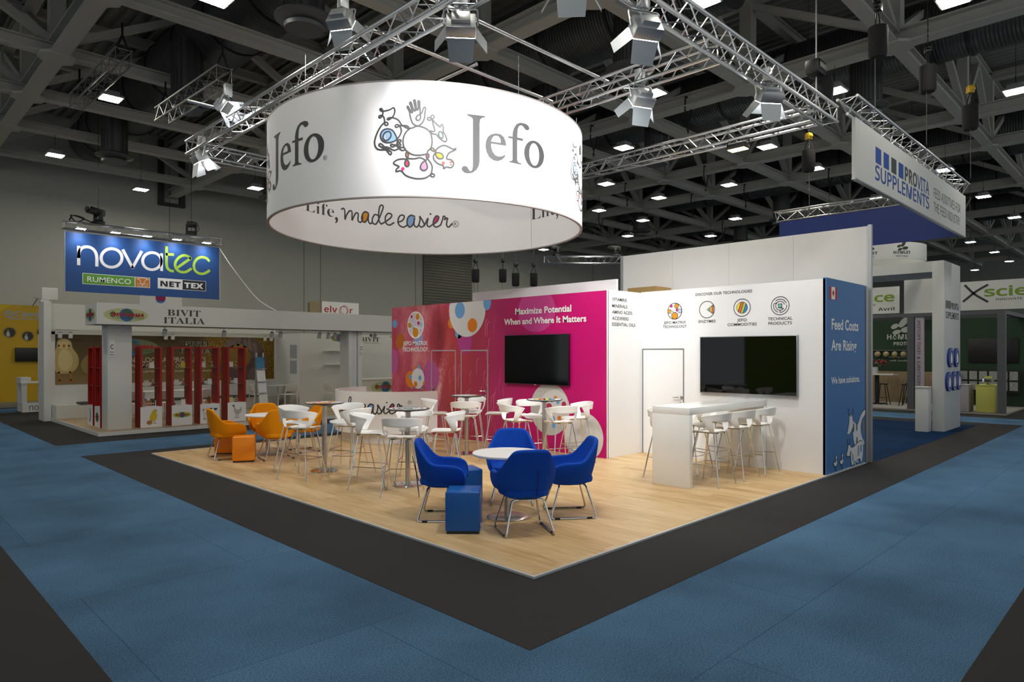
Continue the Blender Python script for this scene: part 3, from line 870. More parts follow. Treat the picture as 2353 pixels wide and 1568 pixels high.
D_(11.52, 2.93, 0.16, sr, 1); D_(12.20, 1.36, 0.30, pk, 1, 0.36); D_(11.02, 2.16, 0.24, sp_, 1, 0.28)
D_(13.68, 1.68, 0.2, pk, 1, 0.3); D_(8.9, 2.72, 0.5, mat('print_haze_magenta', '#bf3a86', 0.6), 1, 0.42)
D_(13.39, 2.18, 0.19, mat('print_sphere_amber', '#b8631a', 0.6), 1); D_(13.62, 2.61, 0.1, sb, 1); D_(12.68, 2.22, 0.17, mat('print_sphere_mist', '#9a9ec4', 0.6), 1)
D_(11.47, 2.56, 0.12, so, 1); D_(11.22, 2.33, 0.12, sb, 1); D_(11.5, 2.98, 0.12, sp_, 2)
D_(10.95, 2.84, 0.60, sph_w, 3); D_(11.18, 2.83, 0.165, sb, 4, 0.18); D_(10.77, 2.49, 0.155, so, 4, 0.15); D_(10.3, 2.96, 0.12, sb, 4, 0.17)
D_(12.98, 1.27, 0.2, so, 1); D_(12.69, 1.30, 0.245, sph_w, 3); D_(12.61, 1.31, 0.06, sb, 4); D_(12.78, 1.16, 0.07, so, 4); D_(12.98, 1.33, 0.06, sb, 4)
D_(12.80, 1.55, 0.045, so, 4); D_(12.64, 1.57, 0.05, sb, 4); D_(12.46, 1.19, 0.04, so, 4); D_(12.92, 1.07, 0.03, sb, 4); D_(12.55, 1.06, 0.03, sb, 4); D_(12.47, 1.38, 0.05, sp_, 2)
# broken chalk sphere low on the near side
D_(8.55, 0.82, 0.5, mat('print_chalk_grey', '#bdbab4', 0.6, 0, 0.06, 30), 2, 0.5); D_(7.72, 0.36, 0.45, sph_w, 3)
D_(8.42, 0.86, 0.37, mat('print_chalk_pale', '#d3d1cd', 0.6), 4, 0.34)
for y, z, r, m in ((8.4, 1.03, 0.05, so), (8.56, 0.86, 0.075, mat('print_berry', '#b02a56', 0.6)), (8.19, 0.93, 0.055, MATS['print_berry']), (8.38, 0.82, 0.04, MATS['print_berry']), (8.5, 0.99, 0.04, sb), (8.34, 0.97, 0.045, sb), (8.48, 0.63, 0.07, sb), (8.3, 0.66, 0.05, so), (8.43, 0.52, 0.06, sb)):
    D_(y, z, r, m, 5)
# white badge
def badge(cx, cz, r, lay, body, line, gr):
    p.disc(cx, cz, r, r, line, lay)
    p.disc(cx, cz, r*0.91, r*0.91, body, lay+1)
    for dx, dz, q, m in ((-0.47, 0.62, 0.17, 'magenta'), (0.25, 0.6, 0.29, 'amber'), (-0.72, 0.0, 0.25, 'amber'), (-0.37, -0.13, 0.19, 'pale'), (0.32, 0.13, 0.17, 'magenta'), (0.68, 0.0, 0.26, 'pale'), (0, -0.55, 0.43, 'amber')):
        p.disc(cx+dx*r, cz+dz*r, q*r+gr*r, q*r+gr*r, line, lay+2)
        p.disc(cx+dx*r, cz+dz*r, q*r*0.86, q*r*0.86, PC[m], lay+3)
badge(-12.78, 2.556, 0.32, 4, mat('print_lilac', '#cfc3cf', 0.6), white_print, 0.03)
p.build('mural_print', t)
p = Print(fx(PX_), step=0.0009)
p.text('JEFO MATRIX', -13.27, 2.078, -12.315, 0.096, white_print, 8, 'gill', 0.022)
p.text('TECHNOLOGY.', -13.30, 1.933, -12.275, 0.096, white_print, 8, 'gill', 0.022)
p.text('Maximize Potential', -9.47, 2.667, -8.007, 0.123, white_print, 8, 'gill', 0.026, ref='M')
p.text('When and Where It Matters', -9.79, 2.468, -7.653, 0.12, white_print, 8, 'gill', 0.026, ref='W')
p.build('lettering', t)
dl = mat('door_frame_line', '#cfc6c8', 0.35, 0.5)
for y0, y1, hy in ((12.18, 11.33, 12.13), (11.135, 10.287, 10.335)):
    bm = B()
    for a in (y0, y1):
        box(bm, PX_-0.006, PX_, a-0.012, a+0.012, PZ, 1.95)
    box(bm, PX_-0.006, PX_, y1, y0, 1.935, 1.962)
    d = obj('door_frame', bm, dl, t, True)
    bm = B()
    s = -1 if hy > 11.5 else 1
    cyl(bm, (PX_-0.004, hy, 1.095), (PX_-0.018, hy, 1.095), 0.028, seg=16)
    tube(bm, fillet([(PX_-0.01, hy, 1.095), (PX_-0.06, hy, 1.095), (PX_-0.06, hy+s*0.13, 1.095)], 0.02), 0.011)
    cyl(bm, (PX_-0.004, hy, 0.992), (PX_-0.016, hy, 0.992), 0.027, seg=16)
    obj('door_handle', bm, chrome, t, True)

# --- screens
def screen(lab, X_, y0, y1, z0, z1, bezel, glass, mark=None):
    t = thing('wall_screen', lab, 'screen', (X_, (y0+y1)/2, (z0+z1)/2), group='black screens on the stand walls')
    bm = B(); box(bm, X_-0.065, X_-0.012, y0, y1, z0, z1, 0.004); obj('screen_body', bm, bezel, t, True)
    bm = B(); box(bm, X_-0.0665, X_-0.0648, y0+0.012, y1-0.012, z0+0.018, z1-0.012); obj('screen_glass', bm, glass, t, True)
    bm = B(); box(bm, X_-0.012, X_, (y0+y1)/2-0.25, (y0+y1)/2+0.25, (z0+z1)/2-0.2, (z0+z1)/2+0.2); obj('wall_mount', bm, black, t, True)
    bm = B(); box(bm, X_-0.067, X_-0.06, (y0+y1)/2-0.025, (y0+y1)/2+0.025, z0-0.008, z0+0.004); obj('maker_badge', bm, mat('badge_grey', '#9a9a9a', 0.4), t, True)
glass_blk = mat('screen_glass', '#030304', 0.06, spec=0.5)
screen('wide black screen hanging on the magenta wall', PX_, 8.03, 9.72, 1.28, 2.25, black, glass_blk)

# --- white walls
WX = 10.64
WY0 = 7.2
t = thing('return_wall', 'narrow white wall listing five feed additives beside the magenta wall', 'partition wall', (10.1, WY0, PZ))
bm = B(); box(bm, PX_+0.001, WX, WY0, WY0+0.05, PZ, 3.02); obj('wall_panel', bm, white, t, True)
bm = B(); box(bm, PX_-0.004, PX_+0.03, WY0-0.006, WY0, PZ, 3.02); box(bm, WX-0.02, WX, WY0-0.008, WY0, PZ, 3.02); obj('corner_profile', bm, mat('profile_white', '#dfe2e4', 0.4, 0.1), t, True)
p = Print(fy(WY0))
for s_, z_, x1 in (('VITAMINS', 2.829, 10.175), ('MINERALS', 2.711, 10.19), ('AMINO ACIDS', 2.60, 10.348), ('ACIDIFIERS', 2.489, 10.232), ('ESSENTIAL OILS', 2.382, 10.443)):
    p.text(s_, 9.727, z_, x1, 0.058, ink, 1, 'gill', 0.012)
p.build('lettering', t)

t = thing('technology_wall', 'white wall with four round technology icons behind the high counter', 'partition wall', (WX, 5.5, PZ))
bm = B(); box(bm, WX, WX+0.05, 3.86, WY0, PZ, 3.035); obj('wall_panel', bm, white, t, True)
bm = B()
for a in (7.165, 6.302):
    box(bm, WX-0.006, WX, a-0.01, a+0.01, PZ, 1.968)
box(bm, WX-0.006, WX, 6.302, 7.165, 1.955, 1.975)
obj('door_frame', bm, mat('door_gap', '#77797c', 0.5, 0.3), t, True)
bm = B()
cyl(bm, (WX-0.004, 6.34, 1.097), (WX-0.018, 6.34, 1.097), 0.028, seg=16)
tube(bm, fillet([(WX-0.01, 6.34, 1.097), (WX-0.06, 6.34, 1.097), (WX-0.06, 6.49, 1.094)], 0.02), 0.011)
cyl(bm, (WX-0.004, 6.355, 0.995), (WX-0.016, 6.355, 0.995), 0.02, seg=16)
obj('door_handle', bm, chrome, t, True)
p = Print(fx(WX), step=0.0008)
tx = lambda s_, a, z_, b_, h_=0.047: p.text(s_, -a, z_, -b_, h_, ink, 1, 'gill', 0.014, 1.03)
tx('DISCOVER OUR TECHNOLOGIES', 6.064, 2.898, 5.025, 0.046)
tx('JEFO MATRIX', 6.71, 2.422, 6.254); tx('TECHNOLOGY', 6.728, 2.349, 6.239); tx('ENZYMES', 6.005, 2.421, 5.68); tx('JEFO', 5.288, 2.422, 5.118); tx('COMMODITIES', 5.46, 2.349, 4.946); tx('TECHNICAL', 4.758, 2.422, 4.362); tx('PRODUCTS', 4.753, 2.349, 4.37)
wl = white
badge(-6.481, 2.649, 0.152, 1, wl, ink, 0.02)
lw = 0.011
cx, cz, r = -5.843, 2.649, 0.145
p.ring(cx, cz, r, r, lw, ink, 3)
for a, b_, m in ((0.0, 0.25, None), (0.25, 0.48, 'teal'), (0.48, 0.72, 'yellow'), (0.72, 1.0, 'sal')):
    x0, za = cx+r*0.02+a*r*0.83, cz+a*r*0.55
    x1, zb = cx+r*0.02+b_*r*0.83, cz+b_*r*0.55
    if m:
        p.poly([(x0, za), (x1, zb), (x1, 2*cz-zb), (x0, 2*cz-za)], PC[m], 1)
    p.stroke([(x1, zb), (x1, 2*cz-zb)], lw*0.7, ink, 2, smooth=0)
p.stroke([(cx+r*0.85, cz+r*0.55), (cx, cz), (cx+r*0.85, cz-r*0.55)], lw, ink, 3, smooth=0)
cx, cz = -5.201, 2.652
p.ring(cx, cz, r, r, lw, ink, 3)
rr = 0.09
def stripe(x0, x1, m):
    pts = []
    n = 14
    th = -0.32
    c_, s_ = math.cos(th), math.sin(th)
    up = [(x0+(x1-x0)*k/n) for k in range(n+1)]
    ring_ = [(x, math.sqrt(max(0, 1-x*x))) for x in up]+[(x, -math.sqrt(max(0, 1-x*x))) for x in up[::-1]]
    out = []
    for x, y in ring_:
        if out and abs(out[-1][0]-x) < 1e-6 and abs(out[-1][1]-y) < 1e-6:
            continue
        out.append((x, y))
    if abs(out[0][0]-out[-1][0]) < 1e-6 and abs(out[0][1]-out[-1][1]) < 1e-6:
        out.pop()
    p.poly([(cx+rr*(x*c_-y*s_), cz+rr*(x*s_+y*c_)) for x, y in out], m, 2)
p.disc(cx, cz, rr*1.1, rr*1.1, ink, 1)
stripe(-0.99, -0.56, PC['yellow']); stripe(-0.42, -0.04, PC['sal']); stripe(0.08, 0.44, PC['lime']); stripe(0.56, 0.99, PC['azure'])
cx, cz = -4.559, 2.652
p.ring(cx, cz, r, r, lw, ink, 2)
for rad, a0, a1 in ((0.106, 0.35, 2.3), (0.106, 2.75, 4.4), (0.106, 4.72, 6.35), (0.072, 0.2, 5.6)):
    p.ring(cx, cz, rad, rad, lw, ink, 2, 20, a0, a1)
p.stroke([(cx+0.072*math.cos(5.6), cz+0.072*math.sin(5.6)), (cx-0.028, cz-0.03)], lw, ink, 2, smooth=0)
p.stroke([(cx, cz-0.072), (cx, cz-0.106)], lw, ink, 2, smooth=0)
p.stroke([(cx-0.072*0.7, cz+0.072*0.7), (cx-0.106*0.85, cz+0.04)], lw, ink, 2, smooth=0)
p.rect(cx-0.034, cz-0.034, cx+0.034, cz+0.034, ink, 2); p.rect(cx-0.023, cz-0.023, cx+0.023, cz+0.023, PC['teal'], 3)
p.build('printed_icons', t)
screen('wide black screen with reflections on the white technology wall', WX, 4.262, 5.945, 1.20, 2.175, mat('silver_bezel', '#8e9092', 0.35, 0.6), mat('screen_glass_mirror', '#050506', 0.03, spec=0.5))

t = thing('blue_wall', 'blue end wall with white slogan and line-drawn farm animals', 'partition wall', (11.5, 3.86, 0))
BY = 3.845
bm = B(); box(bm, WX, 12.40, BY, BY+0.05, PZ, 3.05); obj('wall_panel', bm, mat('slogan_blue', '#3a72ad', 0.5, 0, 0.03, 3), t, True)
p = Print(fy(BY), step=0.0008)
p.text('Feed Costs', 10.852, 2.263, 12.06, 0.165, white_print, 1, 'gill', 0.02, ref='F')
p.text('Are Rising', 10.838, 1.936, 11.974, 0.165, white_print, 1, 'gill', 0.02, ref='A')
p.text('We have solutions.', 10.838, 1.412, 12.13, 0.105, white_print, 1, 'gill', 0.02, ref='W')
fr = mat('flag_red', '#b8151b', 0.6)
p.rect(10.762, 2.729, 11.08, 2.922, white_print, 1); p.rect(10.762, 2.729, 10.84, 2.922, fr, 2); p.rect(11.0, 2.729, 11.08, 2.922, fr, 2)
lf = [(0, 1), (.13, .72), (.3, .8), (.24, .38), (.45, .58), (.5, .45), (.75, .5), (.66, .28), (.78, .2), (.4, -.12), (.45, -.3), (.06, -.24), (.06, -.62)]
lf = lf+[(-x, y) for x, y in lf[::-1] if x > 0]
p.poly([(10.921+x*0.062, 2.81+y*0.078) for x, y in lf], fr, 2)
cw = mat('print_cow_white', '#d9dcdd', 0.6)
def zone(pts, m, lay, w_=0.012, line=True):
    p.poly(pts, m, lay, 4)
    if line:
        p.stroke(pts, w_, ink, lay+1, True, 4)
CA = (10.85, 0.03, 12.395, 3)
# large cow
zone([(12.39, 0.93), (12.2, 0.86), (12.02, 0.7), (11.9, 0.74), (11.80, 0.78), (11.75, 0.88), (11.64, 0.87), (11.62, 0.76), (11.55, 0.62), (11.54, 0.57), (11.62, 0.565), (11.72, 0.60), (11.80, 0.66), (11.81, 0.5), (11.9, 0.34), (12.06, 0.28), (12.26, 0.3), (12.37, 0.36), (12.24, 0.48), (12.18, 0.62), (12.24, 0.76), (12.39, 0.83)], cw, 1)
p.disc(12.33, 0.64, 0.065, 0.13, mat('print_cow_grey', '#6f7476', 0.6), 1)
for x in (11.60, 11.80):
    p.ring(x, 0.94, 0.022, 0.045, 0.009, ink, 1)
p.stroke([(11.6, 0.9), (11.66, 0.865), (11.75, 0.865), (11.8, 0.9)], 0.01, ink, 3)
for x, z, a, b_ in ((11.98, 0.66, 0.03, 0.065), (11.83, 0.66, 0.025, 0.07), (11.99, 0.42, 0.03, 0.07)):
    p.disc(x, z, a, b_, MATS['print_cow_grey'], 3); p.ring(x, z, a, b_, 0.008, ink, 4)
# calf
zone([(11.58, 0.40), (11.64, 0.40), (11.70, 0.35), (11.82, 0.345), (12.0, 0.39), (12.16, 0.415), (12.25, 0.385), (12.29, 0.30), (12.28, 0.17), (12.22, 0.05), (12.17, 0.05), (12.14, 0.10), (12.06, 0.11), (11.98, 0.06), (11.88, 0.085), (11.80, 0.05), (11.75, 0.035), (11.70, 0.11), (11.68, 0.20), (11.60, 0.21), (11.52, 0.215), (11.50, 0.255), (11.545, 0.32)], cw, 5)
lb = mat('print_calf_blue', '#8fb6d6', 0.6)
for x, z, a, b_, m in ((12.06, 0.255, 0.032, 0.085, lb), (12.18, 0.285, 0.03, 0.06, sb), (11.78, 0.17, 0.022, 0.055, lb), (11.68, 0.25, 0.025, 0.035, MATS['print_cow_grey']), (11.87, 0.065, 0.055, 0.036, lb), (12.02, 0.075, 0.05, 0.036, lb)):
    p.disc(x, z, a, b_, m, 7); p.ring(x, z, a, b_, 0.009, ink, 8)
for x in (11.545, 11.66):
    p.ring(x, 0.455, 0.02, 0.036, 0.009, ink, 7)
p.stroke([(11.545, 0.42), (11.60, 0.40), (11.66, 0.42)], 0.01, ink, 7)
# two chicks
for x in (10.93, 11.2):
    zone([(x+0.09, 0.29), (x+0.13, 0.275), (x+0.145, 0.24), (x+0.14, 0.2), (x+0.15, 0.16), (x+0.11, 0.12), (x+0.05, 0.115), (x, 0.15), (x, 0.19), (x+0.05, 0.185), (x+0.09, 0.20), (x+0.075, 0.245)], cw, 5)
    p.stroke([(x+0.09, 0.115), (x+0.09, 0.05)], 0.016, ink, 6, smooth=0)
    p.stroke([(x+0.06, 0.04), (x+0.09, 0.055), (x+0.13, 0.045)], 0.012, ink, 6, smooth=0)
    p.disc(x+0.135, 0.22, 0.018, 0.022, ink, 8)
p.build('printed_animals', t)

t = thing('rear_wall', 'tall plain white wall rising behind the technology wall', 'partition wall', (12.62, 6.4, 0))
for k in range(4):
    y0 = 3.86+k*1.29
    bm = B(); box(bm, 12.60, 12.64, y0+0.002, y0+1.288, 0.0, 4.10); obj('wall_panel', bm, white, t, True)
bm = B(); box(bm, 12.585, 12.655, 3.80, 3.858, 0, 4.12); box(bm, 12.43, 12.5, 3.83, 3.88, 0, 3.05); obj('end_post', bm, alu_dull, t, True)
bm = B(); box(bm, 12.585, 12.655, 9.022, 9.08, 0, 4.11); obj('end_post', bm, alu_dull, t, True)
t = thing('ceiling_box', 'white boxed fabric ceiling edge standing above the magenta wall', 'ceiling panel', (10.4, 9.6, 3.0))
bm = B(); box(bm, 10.4, 10.46, 7.6, 11.7, 2.6, 3.30); obj('front_board', bm, white, t, True)
bm = B(); box(bm, 10.46, 12.58, 7.56, 7.6, 0.0, 3.08); obj('side_board', bm, white, t, True)
bm = B(); box(bm, 11.9, 12.5, 7.7, 8.4, 2.4, 3.28); obj('backing_board', bm, mat('raw_board', '#a98a55', 0.7), t, True)
bm = B(); box(bm, 10.42, 10.46, 7.64, 11.66, 0, 2.6); obj('support_frame', bm, alu_dull, t, True)

# ================================================================ curved reception desk
DX, DY, DR = 8.8, 12.4, 1.37
t = thing('reception_desk', 'white half-round reception desk with script lettering in front of the mural', 'reception desk', (DX, DY, PZ))
bm = B()
lathe(bm, [(DR, 0.24), (DR, 1.10), (DR-0.06, 1.10), (DR-0.06, 0.24), (DR, 0.24)], 56, (DX, DY, 0), PI/2, 3*PI/2)
for s in (1, -1):
    box(bm, DX-0.001, DX+0.02, DY+s*DR if s < 0 else DY+DR-0.06, DY-DR+0.06 if s < 0 else DY+DR, 0.24, 1.10)
obj('curved_front', bm, white_gloss, t, True)
bm = B()
lathe(bm, [(DR-0.14, PZ), (DR-0.14, 0.24), (DR-0.2, 0.24), (DR-0.2, PZ), (DR-0.14, PZ)], 48, (DX, DY, 0), PI/2, 3*PI/2)
obj('plinth', bm, white, t, True)
bm = B()
lathe(bm, [(DR-0.05, 0.78), (DR-0.05, 0.81), (DR-0.5, 0.81), (DR-0.5, 0.78), (DR-0.05, 0.78)], 40, (DX, DY, 0), PI/2, 3*PI/2)
obj('inner_shelf', bm, white, t, True)
def fdesk(u, v, h):
    a = 5*PI/4+u/DR
    return (DX+(DR+h)*math.cos(a), DY+(DR+h)*math.sin(a), v)
p = Print(fdesk, 0.03)
# letter r must end near the right; the script spans about 1.25 m
k_ = 0.0087
SX = lambda x: 0.375+(x-46.0)*k_
SZ = lambda z: 0.725+(z-20.0)*k_
for q in SCRIPT:
    p.stroke([(SX(x), SZ(z)) for x, z in q], 0.026, ink, 2, False, 4)
for n_, q in SCRIPT_FILL:
    p.poly([(SX(x), SZ(z)) for x, z in q], PC[n_], 1, 3)
p.disc(SX(3.0), SZ(38.4), 0.015, 0.015, ink, 2)
p.ring(SX(54)+0.02, SZ(38), 0.04, 0.04, 0.006, ink, 2)
p.text('R', SX(54), SZ(38)-0.02, SX(54)+0.04, 0.042, ink, 2)
p.build('script_lettering', t)

# ================================================================ hanging ring banner
RX, RY, RR = 6.815, 8.742, 2.5
RZ0, RZ1 = 3.87, 5.36
TH0 = math.atan2(-RY, -RX)
banner = mat('banner_fabric', '#ececee', 0.8, 0, 0.01, 2)
t = thing('ring_banner', 'huge white circular fabric banner hanging over the stand', 'hanging banner', (RX, RY, RZ0))
bm = B(); lathe(bm, [(RR-0.03, RZ0+0.012), (RR, RZ0+0.012), (RR, RZ1-0.012), (RR-0.03, RZ1-0.012), (RR-0.03, RZ0+0.012)], 160, (RX, RY, 0)); obj('fabric_skin', bm, banner, t, True)
for z in (RZ0, RZ1-0.02):
    bm = B(); lathe(bm, [(RR-0.034, z), (RR+0.004, z), (RR+0.004, z+0.018), (RR-0.034, z+0.018), (RR-0.034, z)], 160, (RX, RY, 0)); obj('rim_tube', bm, mat('rim_grey', '#8b8582', 0.5), t, True)
for k, a in enumerate((TH0-2.2, TH0-0.72, TH0+0.5, TH0+1.6, TH0+2.6)):
    bm = B(); x, y = RX+(RR-0.015)*math.cos(a), RY+(RR-0.015)*math.sin(a)
    cyl(bm, (x, y, RZ1-0.01), (x, y, 5.88), 0.004, seg=5); obj('hanging_wire', bm, alu, t, True)
fout = lambda u, v, h: (RX+(RR+h)*math.cos(TH0+u/RR), RY+(RR+h)*math.sin(TH0+u/RR), v)
fin = lambda u, v, h: (RX+(RR-0.03-h)*math.cos(TH0+PI-u/RR), RY+(RR-0.03-h)*math.sin(TH0+PI-u/RR), v)
jink = mat('banner_charcoal', '#3c3c3e', 0.6)
for k in range(5):
    p = Print(fout, 0.05)
    s0 = -0.142+k*3.1416-(0 if k < 3 else 15.708)
    for n_, q in LOGO_FILL:
        p.poly([(s0+x/100, 4.6+z/100) for x, z in q], PC[n_], 1, 3)
    for cl_, q in LOGO:
        p.stroke([(s0+x/100, 4.6+z/100) for x, z in q], 0.021, jink, 2, bool(cl_), 3)
    for o_, h_ in JEFO:
        p.poly([(s0+x/100, 4.6+z/100) for x, z in o_], jink, 1, 0 if len(o_) != 28 else 0, [[(s0+x/100, 4.6+z/100) for x, z in h_]] if h_ else ())
    p.ring(s0+1.866, 4.44, 0.028, 0.028, 0.005, jink, 1, 20)
    p.text('R', s0+1.852, 4.425, s0+1.88, 0.03, jink, 1)
    p.build('printed_mark', t)
for s0 in (0, 4.945, -4.945):
    p = Print(fin, 0.05)
    p.text('Life', s0-2.70, 4.425, s0-1.98, 0.21, jink, 1, 'serif', -0.012)
    p.text(',', s0-1.96, 4.38, s0-1.89, 0.06, jink, 1, 'gill', 0.01, ref=',')
    for n_, q in SCRIPT_FILL:
        p.poly([(s0+x/100, 4.3+z/100) for x, z in q], PC[n_], 1, 3)
    for q in SCRIPT:
        p.stroke([(s0+x/100, 4.3+z/100) for x, z in q], 0.03, jink, 2, False, 4)
    p.disc(s0+0.03, 4.684, 0.02, 0.02, jink, 2)
    p.ring(s0+0.54, 4.484, 0.06, 0.06, 0.009, jink, 2, 24)
    p.text('R', s0+0.515, 4.455, s0+0.57, 0.06, jink, 2)
    p.build('slogan_print', t)
bm = B()
a = TH0+PI-2.245/RR
cyl(bm, (RX+(RR-0.033)*math.cos(a), RY+(RR-0.033)*math.sin(a), RZ0+0.03), (RX+(RR-0.033)*math.cos(a), RY+(RR-0.033)*math.sin(a), RZ1-0.03), 0.003, seg=4)
obj('fabric_seam', bm, mat('seam_grey', '#a9a9ab', 0.8), t, True)

# ================================================================ lighting truss over the stand
def truss_mesh(L, n4=True, s=0.24, r=0.025, step=None, seg=8):
    """chords and bracing of a lattice truss lying along +X from the origin, underside at z=0"""
    if n4:
        cs = [(-s/2, 0), (s/2, 0), (s/2, s), (-s/2, s)]
        sides = [(0, 1), (1, 2), (2, 3), (3, 0)]
    else:
        cs = [(-s/2, s*0.87), (s/2, s*0.87), (0, 0)]
        sides = [(0, 1), (1, 2), (2, 0)]
    ch = []
    for y, z in cs:
        bm = B(); cyl(bm, (0, y, z), (L, y, z), r, seg=seg); ch.append(bm)
    br = B()
    n = max(2, round(L/(step or s*1.9)))
    d = L/n
    for i, j in sides:
        a, b_ = cs[i], cs[j]
        for k in range(n):
            x0 = k*d
            cyl(br, (x0+0.01, *a), (x0+d/2, *b_), r*0.36, seg=5, caps=False)
            cyl(br, (x0+d/2, *b_), (x0+d-0.01, *a), r*0.36, seg=5, caps=False)
        for x0 in (0.03, L-0.03):
            cyl(br, (x0, *a), (x0, *b_), r*0.4, seg=5, caps=False)
    return ch, br

def truss(lab, p0, ang, L, group, n4=True, s=0.24, r=0.025, m=None, tilt=0.0, seg=8, cat='truss', brm=None):
    t = thing('lattice_truss', lab, cat, p0, ang, group)
    t.rotation_euler = (0, tilt, ang)
    ch, br = truss_mesh(L, n4, s, r, None, seg)
    for bm in ch:
        obj('chord_tube', bm, m or alu, t)
    obj('lattice_bracing', br, brm or m or alu, t)
    return t

TZ = 5.62
GR = 'lattice trusses over the main stand'
truss('long lattice truss behind the ring banner ending at the left lamp', (4.68, 13.2, TZ), -PI/2, 9.9, GR)
truss('lattice truss over the front of the stand, pointing to the blue wall', (4.45, 4.05, TZ), 0, 6.9, GR)
truss('lattice truss crossing the stand behind the ring banner on its right', (7.85, 13.05, TZ), -PI/2, 8.85, GR)
truss('lattice truss over the white technology wall carrying the warm lamp', (11.12, 13.2, TZ), -PI/2, 9.0, GR)
truss('far lattice truss along the back edge of the stand', (4.8, 13.2, TZ), 0, 6.2, GR)
def pipe(lab, a, b_, r=0.026):
    bm = B(); a, b_ = Vector(a), Vector(b_)
    c = (a+b_)/2
    cyl(bm, a-c, b_-c, r, seg=10)
    for e in (a, b_):
        d = (b_-a).normalized()
        cyl(bm, e-c-d*0.001, e-c+d*0.001, r)
    o = obj('steel_pipe', bm, alu)
    o.location = c
    return tag(o, lab, 'pipe', 'pipes laid across the truss frame')
pipe('bright steel pipe crossing above the ring banner, nearer the camera', (4.55, 6.0, 5.9), (8.0, 6.0, 5.9))
pipe('bright steel pipe crossing above the ring banner, second from the camera', (4.55, 7.1, 5.9), (8.0, 7.1, 5.9))
pipe('bright steel pipe behind the ring banner running along the truss', (4.55, 10.8, 5.9), (8.0, 10.8, 5.9))
pipe('short steel pipe joining the two long pipes over the ring banner', (6.3, 7.0, 5.95), (6.3, 10.9, 5.95))
pipe('short steel pipe sticking out of the left truss beside the bright lamp', (4.0, 11.5, 6.02), (4.9, 11.1, 5.88))

# floodlights with barn doors
lamp_grey = mat('flood_housing', '#b9bec2', 0.35, 0.7)
flap_m = mat('barn_door', '#a9b0b5', 0.4, 0.6)
FLOOD_GLOW = mat('flood_glow', '#ffffff', 0.5, emit=70.0)
def flood(lab, loc, aim, power, hang=0.25, cone=95, vis=True):
    loc, aim = Vector(loc), Vector(aim)
    d = (aim-loc).normalized()
    q = d.to_track_quat('-Z', 'Y').to_matrix()
    t = thing('floodlight', lab, 'floodlight', loc, 0, 'floodlights with barn doors on the truss')
    X, Y_, Zb = q @ Vector((1, 0, 0)), q @ Vector((0, 1, 0)), -d
    Z0 = Vector((0, 0, 0))
    bm = B(); obox(bm, Zb*0.075, X*0.16, Y_*0.11, Zb*0.07, 0.012); obox(bm, Zb*0.17, X*0.1, Y_*0.07, Zb*0.03, 0.006)
    for k in range(5):
        obox(bm, Zb*(0.03+k*0.022)+Y_*0.115, X*0.15, Y_*0.008, Zb*0.004)
    obj('lamp_housing', bm, lamp_grey, t)
    bm = B(); obox(bm, d*0.004, X*0.145, Y_*0.095, d*0.003); obj('lamp_glass', bm, FLOOD_GLOW, t)
    for a, l, sgn in ((Y_, 0.15, 1), (Y_, 0.15, -1), (X, 0.105, 1), (X, 0.105, -1)):
        b_ = X if a is Y_ else Y_
        o_ = 0.105 if a is Y_ else 0.155
        tip = (a*sgn*0.55+d*0.83).normalized()
        p0 = a*sgn*o_
        wd = l
        bm = B()
        q0 = [p0-b_*wd, p0+b_*wd, p0+b_*wd*0.85+tip*0.24, p0-b_*wd*0.85+tip*0.24]
        n_ = (q0[1]-q0[0]).cross(q0[3]-q0[0]).normalized()*0.002
        vs = [bm.verts.new(z+n_) for z in q0]+[bm.verts.new(z-n_) for z in q0]
        for f_ in ((0, 1, 2, 3), (7, 6, 5, 4), (0, 4, 5, 1), (1, 5, 6, 2), (2, 6, 7, 3), (3, 7, 4, 0)):
            bm.faces.new([vs[z] for z in f_])
        obj('barn_door', bm, flap_m, t)
    bm = B()
    top = Vector((0, 0, hang))
    tube(bm, fillet([X*0.18+Zb*0.08, X*0.18+top, -X*0.18+top, -X*0.18+Zb*0.08], 0.04), 0.011, 6)
    cyl(bm, top, top+Vector((0, 0, 0.12)), 0.028, seg=10)
    obj('yoke', bm, lamp_grey, t)
    bm = B(); box(bm, -0.06, 0.06, -0.05, 0.05, hang+0.02, hang+0.22, 0.008); obj('ballast_box', bm, lamp_grey, t)
    bm = B(); tube(bm, crom([Zb*0.15, Zb*0.2+Vector((0.12, 0.05, 0.0)), Vector((0.1, 0.08, hang*0.7)), Vector((0.02, 0.02, hang+0.15))], 5), 0.007, 5); obj('power_cable', bm, black, t)
    la = bpy.data.lights.new('flood_beam', 'SPOT')
    la.energy = power*0.21
    la.spot_size = math.radians(cone)
    la.spot_blend = 0.6
    la.shadow_soft_size = 0.12
    la.color = (1.0, 0.985, 0.965)
    lo = bpy.data.objects.new('flood_beam', la)
    C.objects.link(lo)
    lo.parent = t
    lo.location = d*0.12
    lo.rotation_euler = q.to_euler()
    return t
flood('floodlight with open barn doors at the left end of the long truss, facing the camera', (4.55, 11.25, 5.95), (6.6, 9.3, 4.0), 750, 0.2)
flood('small floodlight under the far left corner of the truss frame', (4.62, 12.6, 5.36), (7.3, 12.5, 0.2), 600)
flood('floodlight on the long truss seen from behind at the upper left', (4.60, 7.7, 6.14), (7.0, 9.2, 4.2), 750, 0.2)
flood('floodlight with white barn doors at the top centre of the photo', (4.72, 5.5, 5.36), (7.4, 8.6, 3.4), 1100)
flood('large floodlight with barn doors under the front truss, left of the truss crossing', (6.1, 4.1, 5.32), (9.4, 10.0, 1.2), 1500)
flood('floodlight under the front truss above the high counter', (9.05, 4.05, 5.36), (10.6, 6.0, 1.2), 900)
flood('floodlight hanging under the crossing truss right of the ring banner', (7.8, 5.3, 5.34), (9.6, 9.5, 1.4), 1100)
